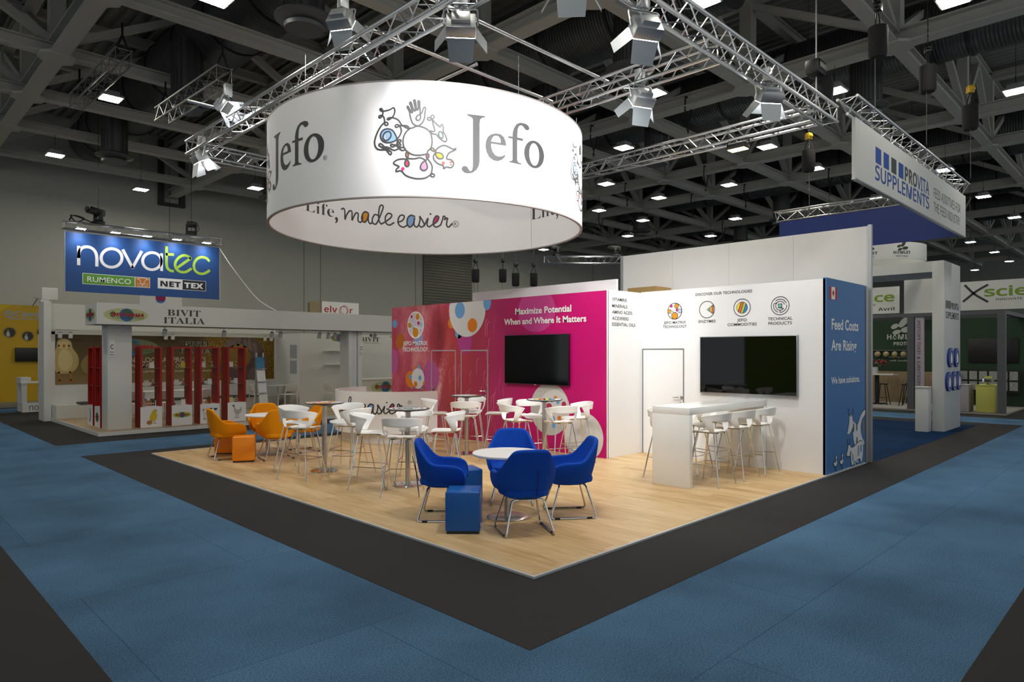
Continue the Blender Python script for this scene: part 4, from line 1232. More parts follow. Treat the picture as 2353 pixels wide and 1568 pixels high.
flood('floodlight on the front truss out at its camera end', (4.9, 4.1, 5.36), (8.2, 7.0, 0.0), 1300)
flood('floodlight inside the truss frame behind the ring banner', (7.7, 11.4, 5.36), (6.8, 7.5, 4.2), 700)
# warm work lamp
t = thing('work_lamp', 'warm yellow rectangular lamp clamped under the truss above the technology wall', 'floodlight', (11.1, 5.5, 5.48))
bm = B(); box(bm, -0.1, 0.1, -0.17, 0.17, -0.02, 0.07, 0.01); obj('lamp_housing', bm, black, t)
bm = B(); box(bm, -0.085, 0.085, -0.15, 0.15, -0.028, -0.02); obj('lamp_glass', bm, mat('warm_glow', '#ffd27a', 0.5, emit=30.0), t)
bm = B(); tube(bm, fillet([(0, -0.2, 0.02), (0, -0.2, 0.16), (0, 0.2, 0.16), (0, 0.2, 0.02)], 0.03), 0.01, 6); cyl(bm, (0, 0, 0.16), (0, 0, 0.24), 0.022, seg=8); obj('yoke', bm, black, t)

# chain hoists, chain bags, lifting straps, moving heads
def chain_bag():
    t = thing('chain_bag', 'x', 'chain bag', (0, 0, 0), 0, 'black chain bags on hoists')
    bm = B(); lathe(bm, [(0, -0.26), (0.12, -0.26), (0.145, -0.22), (0.15, 0.2), (0.145, 0.24), (0.13, 0.24), (0.13, 0.1), (0, 0.1)], 20); obj('bag', bm, black_strap, t)
    bm = B()
    for s in (-1, 1):
        tube(bm, [(s*0.14, 0, 0.2), (s*0.07, 0, 0.42), (0.0, 0, 0.52)], 0.012, 5)
    obj('bag_strap', bm, black_strap, t)
    bm = B(); box(bm, -0.07, 0.07, -0.06, 0.06, 0.5, 0.66, 0.025); ball(bm, (-0.07, 0, 0.58), 0.05, 10); obj('hoist_motor', bm, black, t)
    bm = B()
    for k in range(12):
        z = 0.72+k*0.055
        bmesh.ops.create_cube(bm, size=1, matrix=Matrix.Translation((0, 0, z)) @ Matrix.Diagonal((0.024 if k % 2 else 0.008, 0.008 if k % 2 else 0.024, 0.05, 1)))
    cyl(bm, (0, 0, 0.66), (0, 0, 4.2), 0.007, seg=5)
    obj('lift_chain', bm, mat('chain_steel', '#5a5a58', 0.4, 0.8), t)
    bm = B(); cyl(bm, (-0.05, 0.03, -1.3), (-0.05, 0.03, 0.5), 0.007, seg=5); obj('hand_chain', bm, MATS['chain_steel'], t)
    return t
bags = [((12.03, 3.53, 7.0), 'large black chain bag high above the tall white wall, topmost of the row'),
        ((14.9, 3.49, 7.22), 'black chain bag above the hanging sign with blue squares'),
        ((16.67, 3.13, 6.82), 'black chain bag with yellow hoist over the far end of the hanging sign'),
        ((16.3, 6.3, 6.48), 'black chain bag with yellow hoist in front of the dark blue hanging panel')]
q0 = None
for k, (loc, lab) in enumerate(bags):
    if q0 is None:
        q0 = chain_bag(); q0.location = loc; q0['label'] = lab
    else:
        d_ = dup(q0, loc, 0.4*k, lab)
        if k > 1:
            for c in d_.children:
                if c.name.startswith('hoist_motor'):
                    c.data = c.data.copy(); c.data.materials[0] = mat('hoist_yellow', '#c9a21a', 0.5); c['label'] = 'yellow hoist motor'
# electric chain hoist over the right truss corner
t = thing('chain_hoist', 'big black chain hoist and bag hanging over the right end of the front truss', 'chain hoist', (11.3, 4.2, 6.2))
bm = B(); box(bm, -0.32, 0.02, -0.12, 0.12, 0.18, 0.42, 0.05); obj('motor_body', bm, black, t)
bm = B(); box(bm, -0.27, -0.02, -0.125, 0.125, 0.27, 0.36, 0.01); obj('motor_label', bm, mat('hoist_label', '#8c8f8c', 0.5), t)
bm = B(); lathe(bm, [(0, -0.45), (0.15, -0.43), (0.17, 0.1), (0, 0.12)], 16, (0.16, 0, 0.05)); obj('chain_bag', bm, black_strap, t)
bm = B(); cyl(bm, (-0.12, 0, 0.42), (-0.12, 0, 2.3), 0.012, seg=6); tube(bm, [(-0.12, 0, 1.1+0.06*math.cos(a)*0) for a in (0, 1)], 0.02); obj('lift_chain', bm, alu_dull, t)
bm = B(); cyl(bm, (-0.12, 0, -0.34), (-0.12, 0, 0.2), 0.012, seg=6); obj('hook_chain', bm, alu_dull, t)

def strap():
    t = thing('lifting_strap', 'x', 'lifting strap', (0, 0, 0), 0, 'black lifting straps looped on the roof steel')
    bm = B()
    for s in (-1, 1):
        tube(bm, [(s*0.14, 0, 0.36), (s*0.16, 0, 0.0), (s*0.06, 0, -0.26), (0, 0, -0.36)], 0.02, 5)
    tube(bm, [(-0.14, 0, 0.36), (0.14, 0, 0.36)], 0.02, 5)
    obj('strap_loop', bm, black_strap, t)
    bm = B(); cyl(bm, (0, 0, -0.6), (0, 0, -0.34), 0.018, seg=6); ball(bm, (0, 0, -0.5), 0.045, 8); obj('shackle', bm, black, t)
    return t
ST = [(16.1, 12.6), (22.5, 12.4), (26.1, 12.6), (26.1, 9.3), (32.7, 9.6), (32.7, 12.0), (22.5, 15.9), (26.1, 15.0), (32.7, 17.0), (39.0, 11.0), (39.0, 14.0), (22.5, 6.2), (32.7, 6.4), (39.0, 8.0), (22.5, 19.0), (26.1, 20.0), (32.7, 21.0), (16.1, 9.4)]
s0 = None
for k, (x, y) in enumerate(ST):
    lab = 'black strap loop on the roof girder at bay %d, hanging spot %d across the hall' % (XG.index(x), round(y))
    if s0 is None:
        s0 = strap(); s0.location = (x, y, 8.4); s0['label'] = lab
    else:
        dup(s0, (x, y, 8.4), 0, lab)

def small_truss(lab, a, b_):
    a, b_ = Vector(a), Vector(b_)
    d = b_-a
    t = truss(lab, a, math.atan2(d.y, d.x), d.length, 'short unlit truss pieces slung under the roof', True, 0.3, 0.02, mat('truss_unlit', '#8b8b88', 0.4, 0.8), -math.asin(d.z/d.length))
    inv = world_of(t).inverted()
    for f_ in (0.03, 0.93):
        q = a+d*f_+Vector((0, 0, 0.33))
        bm = B(); tube(bm, [inv @ z for z in (q+Vector((0.13, 0, -0.05)), q+Vector((0, 0, 0.3)), q+Vector((0, 0, 0.55)))], 0.024, 5); tube(bm, [inv @ z for z in (q+Vector((-0.13, 0, -0.05)), q+Vector((0, 0, 0.3)))], 0.024, 5)
        obj('hanging_strap', bm, black_strap, t)
small_truss('short dark truss piece under the roof at the far upper left', (4.17, 15.63, 7.95), (4.10, 19.3, 7.95))
small_truss('short dark truss piece under the roof between the dark duct and the lit truss', (5.4, 13.5, 7.3), (5.3, 16.9, 7.3))

def moving_head(lab, loc, rz):
    t = thing('moving_head', lab, 'stage light', loc, rz, 'black moving stage lights')
    bm = B(); box(bm, -0.16, 0.16, -0.13, 0.13, 0, 0.11, 0.02); obj('base', bm, black, t)
    bm = B(); box(bm, -0.17, -0.12, -0.06, 0.06, 0.11, 0.4, 0.015); box(bm, 0.12, 0.17, -0.06, 0.06, 0.11, 0.4, 0.015); box(bm, -0.17, 0.17, -0.06, 0.06, 0.11, 0.16, 0.015); obj('yoke', bm, black, t)
    bm = B(); obox(bm, (0, 0.08, 0.40), (0.115, 0, 0), (0, 0.25, 0.03), (0, -0.012, 0.1), 0.03); cyl(bm, (0, 0.3, 0.43), (0, 0.37, 0.44), 0.085, seg=14); obj('lamp_head', bm, black, t)
    bm = B(); tube(bm, crom([(0.15, -0.1, 0.05), (0.28, -0.15, 0.2), (0.2, -0.1, 0.42), (0.05, -0.1, 0.46)], 5), 0.01, 5); obj('cable_loop', bm, black, t)
    return t

# ================================================================ white bar stools
def bar_stool():
    t = thing('bar_stool', 'x', 'bar stool', (0, 0, 0), 0, 'white bar stools with chrome legs')
    bm = B()
    rows = [(.226, .180, .728), (.218, .200, .748), (.17, .213, .764), (.06, .211, .764), (-.04, .206, .760), (-.10, .198, .761), (-.15, .17, .764), (-.19, .12, .772), (-.215, .05, .785)]
    G = []
    for y, hw, z in rows:
        r_ = []
        for k in range(9):
            u = -1+2*k/8
            r_.append(bm.verts.new((u*hw, y+(-0.012*u*u if y > 0.2 else 0), z-0.012*(1-u*u)+(0.004 if abs(u) > .9 else 0))))
        G.append(r_)
    for a, b_ in zip(G[:-1], G[1:]):
        for k in range(8):
            bm.faces.new((a[k], a[k+1], b_[k+1], b_[k]))
    ts = [0, .12, .24, .36, .52, .68, .84, 1]
    def col(tt, sgn):
        a = tt*PI/2
        c_, s_ = max(0.0, math.cos(a)), math.sin(a)
        b0 = (.203*c_**.6, -.085-.135*s_, .762)
        m0 = (.265*c_**.72, 0.0-.262*s_, .945-.045*s_)
        t0 = (.277*c_**.72, .022-.305*s_, .972+.065*s_**.8)
        bb, mm, tp = Vector(b0), Vector(m0), Vector(t0)
        q = bb.lerp(mm, .5)+Vector((.012*c_, -.02, -.01))
        q2 = mm.lerp(tp, .5)+Vector((-.004*c_, .004, 0))
        return [Vector((v.x*sgn, v.y, v.z)) for v in (bb, q, mm, q2, tp)]
    cols = [col(x, 1) for x in ts]+[col(x, -1) for x in ts[-2::-1]]
    V = [[bm.verts.new(v) for v in c] for c in cols]
    n = len(V)
    for i in range(n-1):
        strip = i < 3 or i >= n-4
        for k in range(4):
            if k < 2 and not strip:
                continue
            bm.faces.new((V[i][k], V[i+1][k], V[i+1][k+1], V[i][k+1]))
    for i in list(range(0, 3))+list(range(n-4, n-1)):
        pass
    obj('seat_shell', bm, white_shell, t, solid=0.014, sub=2, flip=False)
    for sx in (-1, 1):
        for sy in (-1, 1):
            bm = B()
            top, bot = Vector((sx*.15, sy*.13, .752)), Vector((sx*.25, sy*.255, 0.008))
            tube(bm, fillet([Vector((0.02*sx, sy*.13, .742)), top+Vector((0, 0, -.01)), bot], .03), .0095, 8)
            cyl(bm, bot+Vector((0, 0, -.008)), bot+Vector((0, 0, .012)), .013, seg=8)
            obj('leg', bm, chrome, t)
    bm = B()
    f_ = lambda sx, sy, z: Vector((sx*(.15+.10*(.742-z)/.734), sy*(.13+.125*(.742-z)/.734), z))
    tube(bm, [f_(-1, -1, .31), f_(-1, 1, .29)], .007, 6)
    tube(bm, [f_(1, -1, .31), f_(1, 1, .29)], .007, 6)
    tube(bm, [f_(-1, 1, .29), f_(1, 1, .29)], .007, 6)
    obj('footrest', bm, chrome, t)
    bm = B()
    for s in (-1, 1):
        tube(bm, [(s*.12, -.13, .742), (s*.12, .13, .742)], .009, 6)
        box(bm, s*.1-.025, s*.1+.025, -.16, -.1, .735, .752)
        box(bm, s*.1-.025, s*.1+.025, .1, .16, .735, .752)
    obj('seat_frame', bm, chrome, t)
    return t
STOOLS = [
    (5.258, 7.309, 46, 'white bar stool seen from behind at the maze-print table, nearest the blue chairs'),
    (5.98, 8.02, -135, 'white bar stool behind the maze-print table, facing the camera'),
    (5.222, 8.024, -45, 'white bar stool on the left of the maze-print table'),
    (6.13, 7.47, 138, 'white bar stool on the right of the maze-print table, half behind a blue chair'),
    (4.87, 9.315, 26, 'white bar stool in front of the orange chairs, back to the camera'),
    (5.14, 9.985, -68, 'white bar stool just behind the one before the orange chairs'),
    (5.88, 9.735, -150, 'white bar stool by the reception desk at the orange-dot table'),
    (5.58, 9.07, 109, 'white bar stool turned away on the right of the orange-dot table'),
    (7.80, 8.95, 45, 'white bar stool seen from behind at the table by the magenta doors'),
    (8.59, 9.69, -135, 'white bar stool against the magenta door, facing the camera'),
    (7.77, 9.77, -45, 'white bar stool between reception desk and the table by the doors'),
    (8.58, 8.96, 135, 'white bar stool on the right of the table by the magenta doors'),
    (7.90, 7.80, -17, 'white bar stool on the left of the striped-top table, behind the blue chairs'),
    (8.66, 8.17, -115, 'white bar stool behind the striped-top table under the big screen'),
    (8.22, 7.12, 70, 'white bar stool in front of the striped-top table, back to the camera'),
    (8.91, 7.35, 150, 'white bar stool on the right of the striped-top table by the chalk sphere'),
    (8.75, 4.75, 90, 'white bar stool at the high counter, nearest the open end'),
    (9.48, 4.74, 90, 'white bar stool at the high counter, middle of the near row'),
    (10.14, 4.72, 90, 'white bar stool at the high counter, nearest the wall'),
    (8.75, 5.46, -90, 'white bar stool peeking out beyond the far side of the high counter end'),
    (9.42, 5.45, -90, 'white bar stool on the far side of the high counter, middle'),
    (10.10, 5.45, -90, 'white bar stool on the far side of the high counter, next to the wall')]
s0 = None
for x, y, a, lab in STOOLS:
    rz = math.radians(a-90)
    if s0 is None:
        s0 = bar_stool(); s0.location = (x, y, PZ); s0.rotation_euler = (0, 0, rz); s0['label'] = lab
    else:
        dup(s0, (x, y, PZ), rz, lab)

# ================================================================ lounge chairs
def fabric(name, col, a=.12):
    return mat(name, col, 0.85, 0, a, 120, 0.25, 600, spec=0.2)
blue_fab = fabric('blue_felt', '#0b47b0')
orange_fab = fabric('orange_felt', '#e08e05')
def lounge(fab, dark):
    t = thing('lounge_chair', 'x', 'lounge chair', (0, 0, 0))
    Rm = [(.280, .275, .44), (.305, .278, .54), (.318, .245, .605), (.325, .15, .638), (.328, .02, .642), (.325, -.10, .642), (.28, -.185, .735), (.225, -.265, .84), (.185, -.30, .885), (.10, -.315, .892), (0, -.32, .893)]
    Bt = [(.16, .20, .375), (.17, .18, .37), (.18, .15, .365), (.19, .08, .36), (.195, .0, .36), (.185, -.09, .36), (.165, -.14, .36), (.13, -.18, .362), (.10, -.195, .365), (.05, -.205, .366), (0, -.21, .366)]
    bm = B()
    cols = []
    vs = [0, .14, .3, .5, .72, .9, 1]
    for sgn in (1, -1):
        rng = range(11) if sgn == 1 else range(9, -1, -1)
        for k in rng:
            b_, r_ = Vector(Bt[k]), Vector(Rm[k])
            c = []
            for v in vs:
                g = 1-(1-v)**2.3
                q = Vector((b_.x+(r_.x-b_.x)*g, b_.y+(r_.y-b_.y)*(g if k < 5 else v**.8*.6+g*.4), b_.z+(r_.z-b_.z)*v))
                if k < 5:
                    q.z = b_.z+(r_.z-b_.z)*(v*.75+.25*v*v)
                c.append(bm.verts.new((q.x*sgn, q.y, q.z)))
            cols.append(c)
    for i in range(len(cols)-1):
        for k in range(len(vs)-1):
            bm.faces.new((cols[i][k], cols[i+1][k], cols[i+1][k+1], cols[i][k+1]))
    cv = bm.verts.new((0, 0, .362))
    for i in range(len(cols)-1):
        bm.faces.new((cols[i][0], cv, cols[i+1][0]))
    ob = obj('upholstered_shell', bm, fab, t, sub=2)
    md = ob.modifiers.new('solid', 'SOLIDIFY'); md.thickness = 0.05; md.offset = -1
    ob.modifiers.move(1, 0)
    bm = B()
    pts = []
    for k in range(28):
        a = 2*PI*k/28
        x = .262*abs(math.cos(a))**.6*(1 if math.cos(a) > 0 else -1)
        y = .01+.262*abs(math.sin(a))**.6*(1 if math.sin(a) > 0 else -1)
        pts.append((x*(1 if y > -.05 else .9), y))
    rings = []
    for sc, z in ((.8, .385), (.97, .40), (1.0, .43), (.97, .462), (.8, .475), (.3, .478)):
        rings.append([bm.verts.new((x*sc, .01+(y-.01)*sc, z)) for x, y in pts])
    for a, b_ in zip(rings[:-1], rings[1:]):
        for k in range(28):
            bm.faces.new((a[k], a[(k+1) % 28], b_[(k+1) % 28], b_[k]))
    bm.faces.new(rings[-1]); bm.faces.new(rings[0][::-1])
    obj('seat_cushion', bm, fab, t)
    for s in (-1, 1):
        bm = B()
        tube(bm, fillet([(s*.10, .15, .362), (s*.17, .16, .358), (s*.255, .275, .011), (s*.255, -.255, .011), (s*.17, -.15, .355), (s*.10, -.14, .36)], .045, 5), .011, 8)
        obj('sled_leg', bm, chrome, t)
        bm = B()
        for y in (.2, -.17):
            cyl(bm, (s*.255, y-.03, .0105), (s*.255, y+.03, .0105), .0125, seg=8)
        obj('glide', bm, black, t)
    bm = B(); tube(bm, [(-.11, .15, .362), (.11, .15, .362)], .011, 8); tube(bm, [(-.11, -.14, .36), (.11, -.14, .36)], .011, 8)
    obj('under_frame', bm, chrome, t)
    bm = B(); tube(bm, [(0.06, -.262, .42), (0.065, -.30, .55), (0.06, -.335, .70)], .004, 5)
    obj('back_seam', bm, dark, t)
    bm = B(); box(bm, -.02, .02, -.232, -.222, .362, .376); obj('fabric_tab', bm, white_print, t)
    return t
seam_b = mat('seam_navy', '#05184a', 0.9)
seam_o = mat('seam_brown', '#5e3500', 0.9)
LC = [(4.837, 5.954, -45, 0, 'blue lounge chair on the left of its round table, seen from the side'),
      (5.061, 4.881, 59, 0, 'blue lounge chair nearest the camera with its back turned'),
      (5.975, 5.028, 143, 0, 'blue lounge chair on the right of its round table facing left'),
      (5.954, 5.954, -135, 0, 'blue lounge chair behind its round table facing the camera'),
      (4.844, 12.056, -8, 1, 'orange lounge chair at the far left, seen from the side'),
      (5.44, 11.319, 78, 1, 'orange lounge chair in front of its round table, back to the camera'),
      (5.749, 12.424, -111, 1, 'orange lounge chair behind its round table facing the camera'),
      (6.279, 11.865, 172, 1, 'orange lounge chair half hidden behind a steel table column')]
c0 = [None, None]
for x, y, a, w_, lab in LC:
    rz = math.radians(a-90)
    if c0[w_] is None:
        c0[w_] = lounge((blue_fab, orange_fab)[w_], (seam_b, seam_o)[w_])
        o = c0[w_]
        o['group'] = ('blue lounge chairs', 'orange lounge chairs')[w_]
        o.location = (x, y, PZ); o.rotation_euler = (0, 0, rz); o['label'] = lab
    else:
        dup(c0[w_], (x, y, PZ), rz, lab)

# ================================================================ tables
def low_table(loc, lab):
    t = thing('round_table', lab, 'table', loc, 0, 'low round white tables')
    bm = B(); lathe(bm, [(0, .708), (.392, .708), (.40, .714), (.40, .73), (.394, .736), (0, .736)], 56); obj('table_top', bm, white, t)
    bm = B(); cyl(bm, (0, 0, .012), (0, 0, .706), .037, seg=20); cyl(bm, (0, 0, .69), (0, 0, .708), .12, seg=20); obj('column', bm, brushed, t)
    bm = B(); lathe(bm, [(0, 0), (.235, 0), (.236, .006), (.23, .010), (.06, .016), (0, .016)], 48); obj('base_plate', bm, brushed, t)
    return t
low_table((5.364, 5.439, PZ), 'low round white table among the blue chairs')
low_table((5.569, 11.954, PZ), 'low round white table among the orange chairs')
def high_table(loc, lab, art, rot):
    t = thing('bar_table', lab, 'bar table', loc, 0, 'round bar tables with printed tops')
    bm = B(); lathe(bm, [(0, 1.066), (.28, 1.066), (.298, 1.074), (.30, 1.08), (.298, 1.085), (0, 1.085)], 56); obj('table_top', bm, white, t)
    bm = B(); lathe(bm, [(.286, 1.0855), (.299, 1.0855), (.304, 1.08), (.30, 1.072), (.28, 1.064)], 56); obj('edge_band', bm, mat('table_edge', '#3a3836', 0.5), t)
    bm = B(); cyl(bm, (0, 0, .014), (0, 0, 1.05), .038, seg=24); obj('column', bm, brushed, t)
    bm = B(); lathe(bm, [(0, 1.04), (.05, 1.035), (.10, 1.05), (.11, 1.066), (0, 1.066)], 28); obj('top_bracket', bm, mat('bracket_dark', '#4d4b48', 0.4, 0.8), t)
    bm = B(); lathe(bm, [(0, 0), (.21, 0), (.214, .012), (.205, .02), (.05, .026), (0, .026)], 48); obj('base_plate', bm, chrome, t)
    p = Print(ftop(loc[0], loc[1], loc[2]+1.0848, math.radians(rot)), step=0.0005)
    art(p)
    p.build('printed_top', t)
    return t
def art_maze(p):
    for rad, a0, a1 in ((.205, .3, 2.6), (.205, 3.0, 4.5), (.205, 4.9, 6.3), (.13, .3, 5.6)):
        p.ring(0, 0, rad, rad, .034, ink, 1, 24, a0, a1)
    p.ring(0, 0, .275, .275, .02, ink, 1, 48)
    p.rect(-.06, -.06, .06, .06, ink, 1); p.rect(-.04, -.04, .04, .04, PC['teal'], 2)
    p.stroke([(.1, -.08), (-.04, -.05)], .03, ink, 1, smooth=0)
def art_dots(p):
    p.disc(0, 0, .285, .285, mat('print_warm_grey', '#c9c4c0', 0.6), 0, 48)
    for x, y, r, m in ((-.14, .15, .055, 'magenta'), (.08, .16, .085, 'amber'), (-.2, 0, .075, 'amber'), (-.1, -.05, .055, 'pale'), (.1, .03, .05, 'magenta'), (.2, 0, .08, 'pale'), (0, -.165, .115, 'amber')):
        p.disc(x, y, r*1.22, r*1.22, ink if r > .1 else white_print, 1); p.disc(x, y, r, r, PC[m], 2)
def art_wedge(p):
    p.ring(0, 0, .27, .27, .02, ink, 1, 48)
    for a, b_, m in ((.2, .45, 'teal'), (.45, .7, 'yellow'), (.7, .98, 'sal')):
        p.poly([(a*.25, a*.15), (b_*.25, b_*.15), (b_*.25, -b_*.15), (a*.25, -a*.15)], PC[m], 1)
    p.stroke([(.25, .15), (0, 0), (.25, -.15)], .02, ink, 2, smooth=0)
def art_stripe(p):
    p.disc(0, 0, .19, .19, mat('print_black', '#1b1a1a', 0.5), 0, 40)
    for x0, x1, m in ((-.165, -.095, 'yellow'), (-.075, -.015, 'sal'), (.015, .075, 'lime'), (.1, .17, 'azure')):
        h0, h1 = math.sqrt(max(.0004, .0289-x0*x0)), math.sqrt(max(.0004, .0289-x1*x1))
        p.poly([(x0, -h0), (x1, -h1), (x1, h1), (x0, h0)], PC[m], 1)
high_table((5.657, 7.735, PZ), 'round bar table with black maze print, in front of the reception desk', art_maze, -45)
high_table((5.398, 9.59, PZ), 'round bar table with orange dots printed on top', art_dots, -45)
high_table((8.179, 9.366, PZ), 'round bar table in front of the magenta doors', art_wedge, -45)
high_table((8.414, 7.637, PZ), 'round bar table with four colour stripes on top', art_stripe, -45)

# poufs
def pouf(lab, x, y, a, m, g, tabs=True):
    t = thing('cube_pouf', lab, 'pouf', (x, y, PZ), math.radians(a), g)
    bm = B(); box(bm, -.18, .18, -.18, .18, .022, .435, .02, 3); obj('upholstery', bm, m, t)
    bm = B(); box(bm, -.165, .165, -.165, .165, 0, .024); obj('base', bm, black, t)
    if tabs:
        bm = B(); box(bm, .18, .186, -.12, -.10, .07, .1); obj('fabric_tab', bm, white_print, t)
blue_lea = mat('blue_leatherette', '#0e58a8', 0.42, 0, 0.03, 4, spec=0.4)
or_lea = mat('orange_leatherette', '#e8860c', 0.42, 0, 0.03, 4, spec=0.4)
pouf('blue cube pouf nearest the camera beside the blue chair', 4.648, 5.365, -46, blue_lea, 'blue cube poufs')
pouf('blue cube pouf half hidden behind the left blue chair', 5.50, 6.34, -22, blue_lea, 'blue cube poufs', False)
pouf('orange cube pouf in front of the orange chair', 4.93, 11.49, -28, or_lea, 'orange cube poufs', False)
pouf('orange cube pouf behind the orange chair legs', 5.08, 12.62, -33, or_lea, 'orange cube poufs', False)

# high white counter
t = thing('high_counter', 'long white high counter standing against the technology wall', 'counter', (9.4, 5.085, PZ))
bm = B(); box(bm, 8.235, 10.63, 4.785, 5.385, 1.035, 1.132, .003); obj('counter_top', bm, white_gloss, t, True)
for x in (8.235, 10.55):
    bm = B(); box(bm, x, x+.08, 4.785, 5.385, PZ, 1.034, .002); obj('end_panel', bm, white_gloss, t, True)

# ================================================================ white fascia booth on the left (red display shelves)
bw = mat('booth_white', '#d6d7d3', 0.6, 0, 0.015, 3)
bz = 0.09
t = thing('booth_platform', 'raised floor with white edge under the white fascia booth', 'platform', (4.1, 17.32, 0))
bm = B(); box(bm, 4.12, 16.0, 17.34, 22.9, 0, bz-0.001); obj('plank_floor', bm, oak_dull, t, True)
for a in ((4.10, 4.121, 17.32, 22.93), (4.121, 16.0, 17.32, 17.341)):
    bm = B(); box(bm, *a, 0, bz); obj('edge_board', bm, bw, t, True)

t = thing('booth_fascia', 'long white fascia beam with oval globe logo and serif name on two lines', 'fascia beam', (10, 17.8, 2.55))
bm = B(); box(bm, 4.06, 16.0, 17.30, 17.36, 2.55, 3.04); box(bm, 4.06, 4.12, 17.36, 18.30, 2.55, 3.04); box(bm, 4.12, 16.0, 18.24, 18.30, 2.55, 3.04); obj('fascia_board', bm, bw, t, True)
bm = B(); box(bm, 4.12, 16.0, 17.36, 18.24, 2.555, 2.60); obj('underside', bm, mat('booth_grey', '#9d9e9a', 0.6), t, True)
LOGO_KH = mat('logo_khaki', '#b5bf8a', 0.6); LOGO_B = mat('logo_globe_blue', '#2764a8', 0.6); LOGO_G = mat('logo_globe_green', '#3c5a3c', 0.6); LOGO_R = mat('logo_red', '#a11d12', 0.6); LOGO_DG = mat('logo_dark_green', '#3e5340', 0.6)
def neo(p, cx, cz, w_, h_, oval=None, lay=1):
    p.disc(cx, cz, w_/2, h_/2, oval or LOGO_KH, lay, 44)
    g = h_*0.48
    gx = cx+w_*0.01
    p.disc(gx, cz, g, g, LOGO_B, lay+1, 32)
    p.poly([(gx-g*.5, cz+g*.7), (gx, cz+g*.85), (gx+g*.6, cz+g*.55), (gx+g*.8, cz), (gx+g*.3, cz+g*.1), (gx-g*.1, cz+g*.3), (gx-g*.4, cz+g*.1)], LOGO_G, lay+2, 3)
    p.poly([(gx+g*.1, cz-g*.1), (gx+g*.55, cz-g*.2), (gx+g*.35, cz-g*.75), (gx+g*.1, cz-g*.5)], LOGO_G, lay+2, 3)
    a = cx-w_*.29
    p.poly([(a-h_*.28, cz+h_*.02), (a, cz+h_*.3), (a+h_*.22, cz+h_*.02), (a, cz-h_*.27)], LOGO_DG, lay+1)
    p.rect(a-h_*.26, cz-h_*.012, a+h_*.2, cz+h_*.03, oval or LOGO_KH, lay+2)
    p.rect(a-h_*.02, cz-h_*.25, a+h_*.02, cz+h_*.28, oval or LOGO_KH, lay+2)
    p.text('NEOFARMA', cx-w_*.335, cz-h_*.1, cx+w_*.40, h_*.24, LOGO_R, lay+4, 'sansi', 0.03)
    p.rect(cx-w_*.22, cz-h_*.19, cx+w_*.4, cz-h_*.165, LOGO_DG, lay+3)
    p.rect(cx-w_*.25, cz-h_*.27, cx+w_*.4, cz-h_*.245, LOGO_DG, lay+3)
khaki_ink = mat('khaki_ink', '#3f4034', 0.6)
p = Print(fy(17.30))
neo(p, 4.66, 2.775, 0.925, 0.312)
p.text('BIVIT', 5.548, 2.798, 6.324, .148, khaki_ink, 1, 'serif')
p.text('ITALIA', 5.459, 2.612, 6.428, .145, khaki_ink, 1, 'serif')
p.build('logo_print', t)
p = Print(fx(4.06))
neo(p, -17.86, 2.775, 0.86, 0.312)
p.build('logo_print', t)

def column(lab, x0, x1, y0, y1, ribs=False):
    t = thing('booth_column', lab, 'column', ((x0+x1)/2, (y0+y1)/2, bz), 0, 'columns of the white fascia booth')
    bm = B()
    if ribs:
        n = 3
        w_ = (x1-x0)/n
        for k in range(n):
            box(bm, x0+k*w_, x0+(k+1)*w_-.015, y0+.03*(k % 2), y1, bz, 2.55, .01)
    else:
        box(bm, x0, x1, y0, y1, bz, 2.55, .003)
    obj('column_body', bm, bw, t, True)
    return t
column('broad white booth column at the corner beside the red shelves', 4.39, 4.90, 17.74, 18.24)
column('grooved white booth column behind the orange chairs', 10.64, 11.12, 17.5, 18.0, True)
def hall_sign(lab, x, y, z, w_):
    t = thing('booth_number_sign', lab, 'sign', (x, y, z), 0, 'small booth number signs')
    bm = B(); box(bm, x-w_/2, x+w_/2, y-.012, y-.002, z-.2, z+.2); obj('sign_plate', bm, white, t, True)
    p = Print(fy(y-.012)); p.text('C', x-.035, z-.01, x+.035, .1, ink, 1, 'gill', .02); p.text('Neo', x-.04, z-.1, x+.04, .035, ink, 1, 'gill', .01); p.text('Bivit', x-.04, z-.16, x+.04, .03, ink, 1, 'gill', .01)
    p.build('sign_lettering', t)
hall_sign('small white booth number sign on the broad corner column', 4.475, 17.738, 2.0, .12)
hall_sign('small white booth number sign on the grooved column', 11.07, 17.498, 2.0, .1)

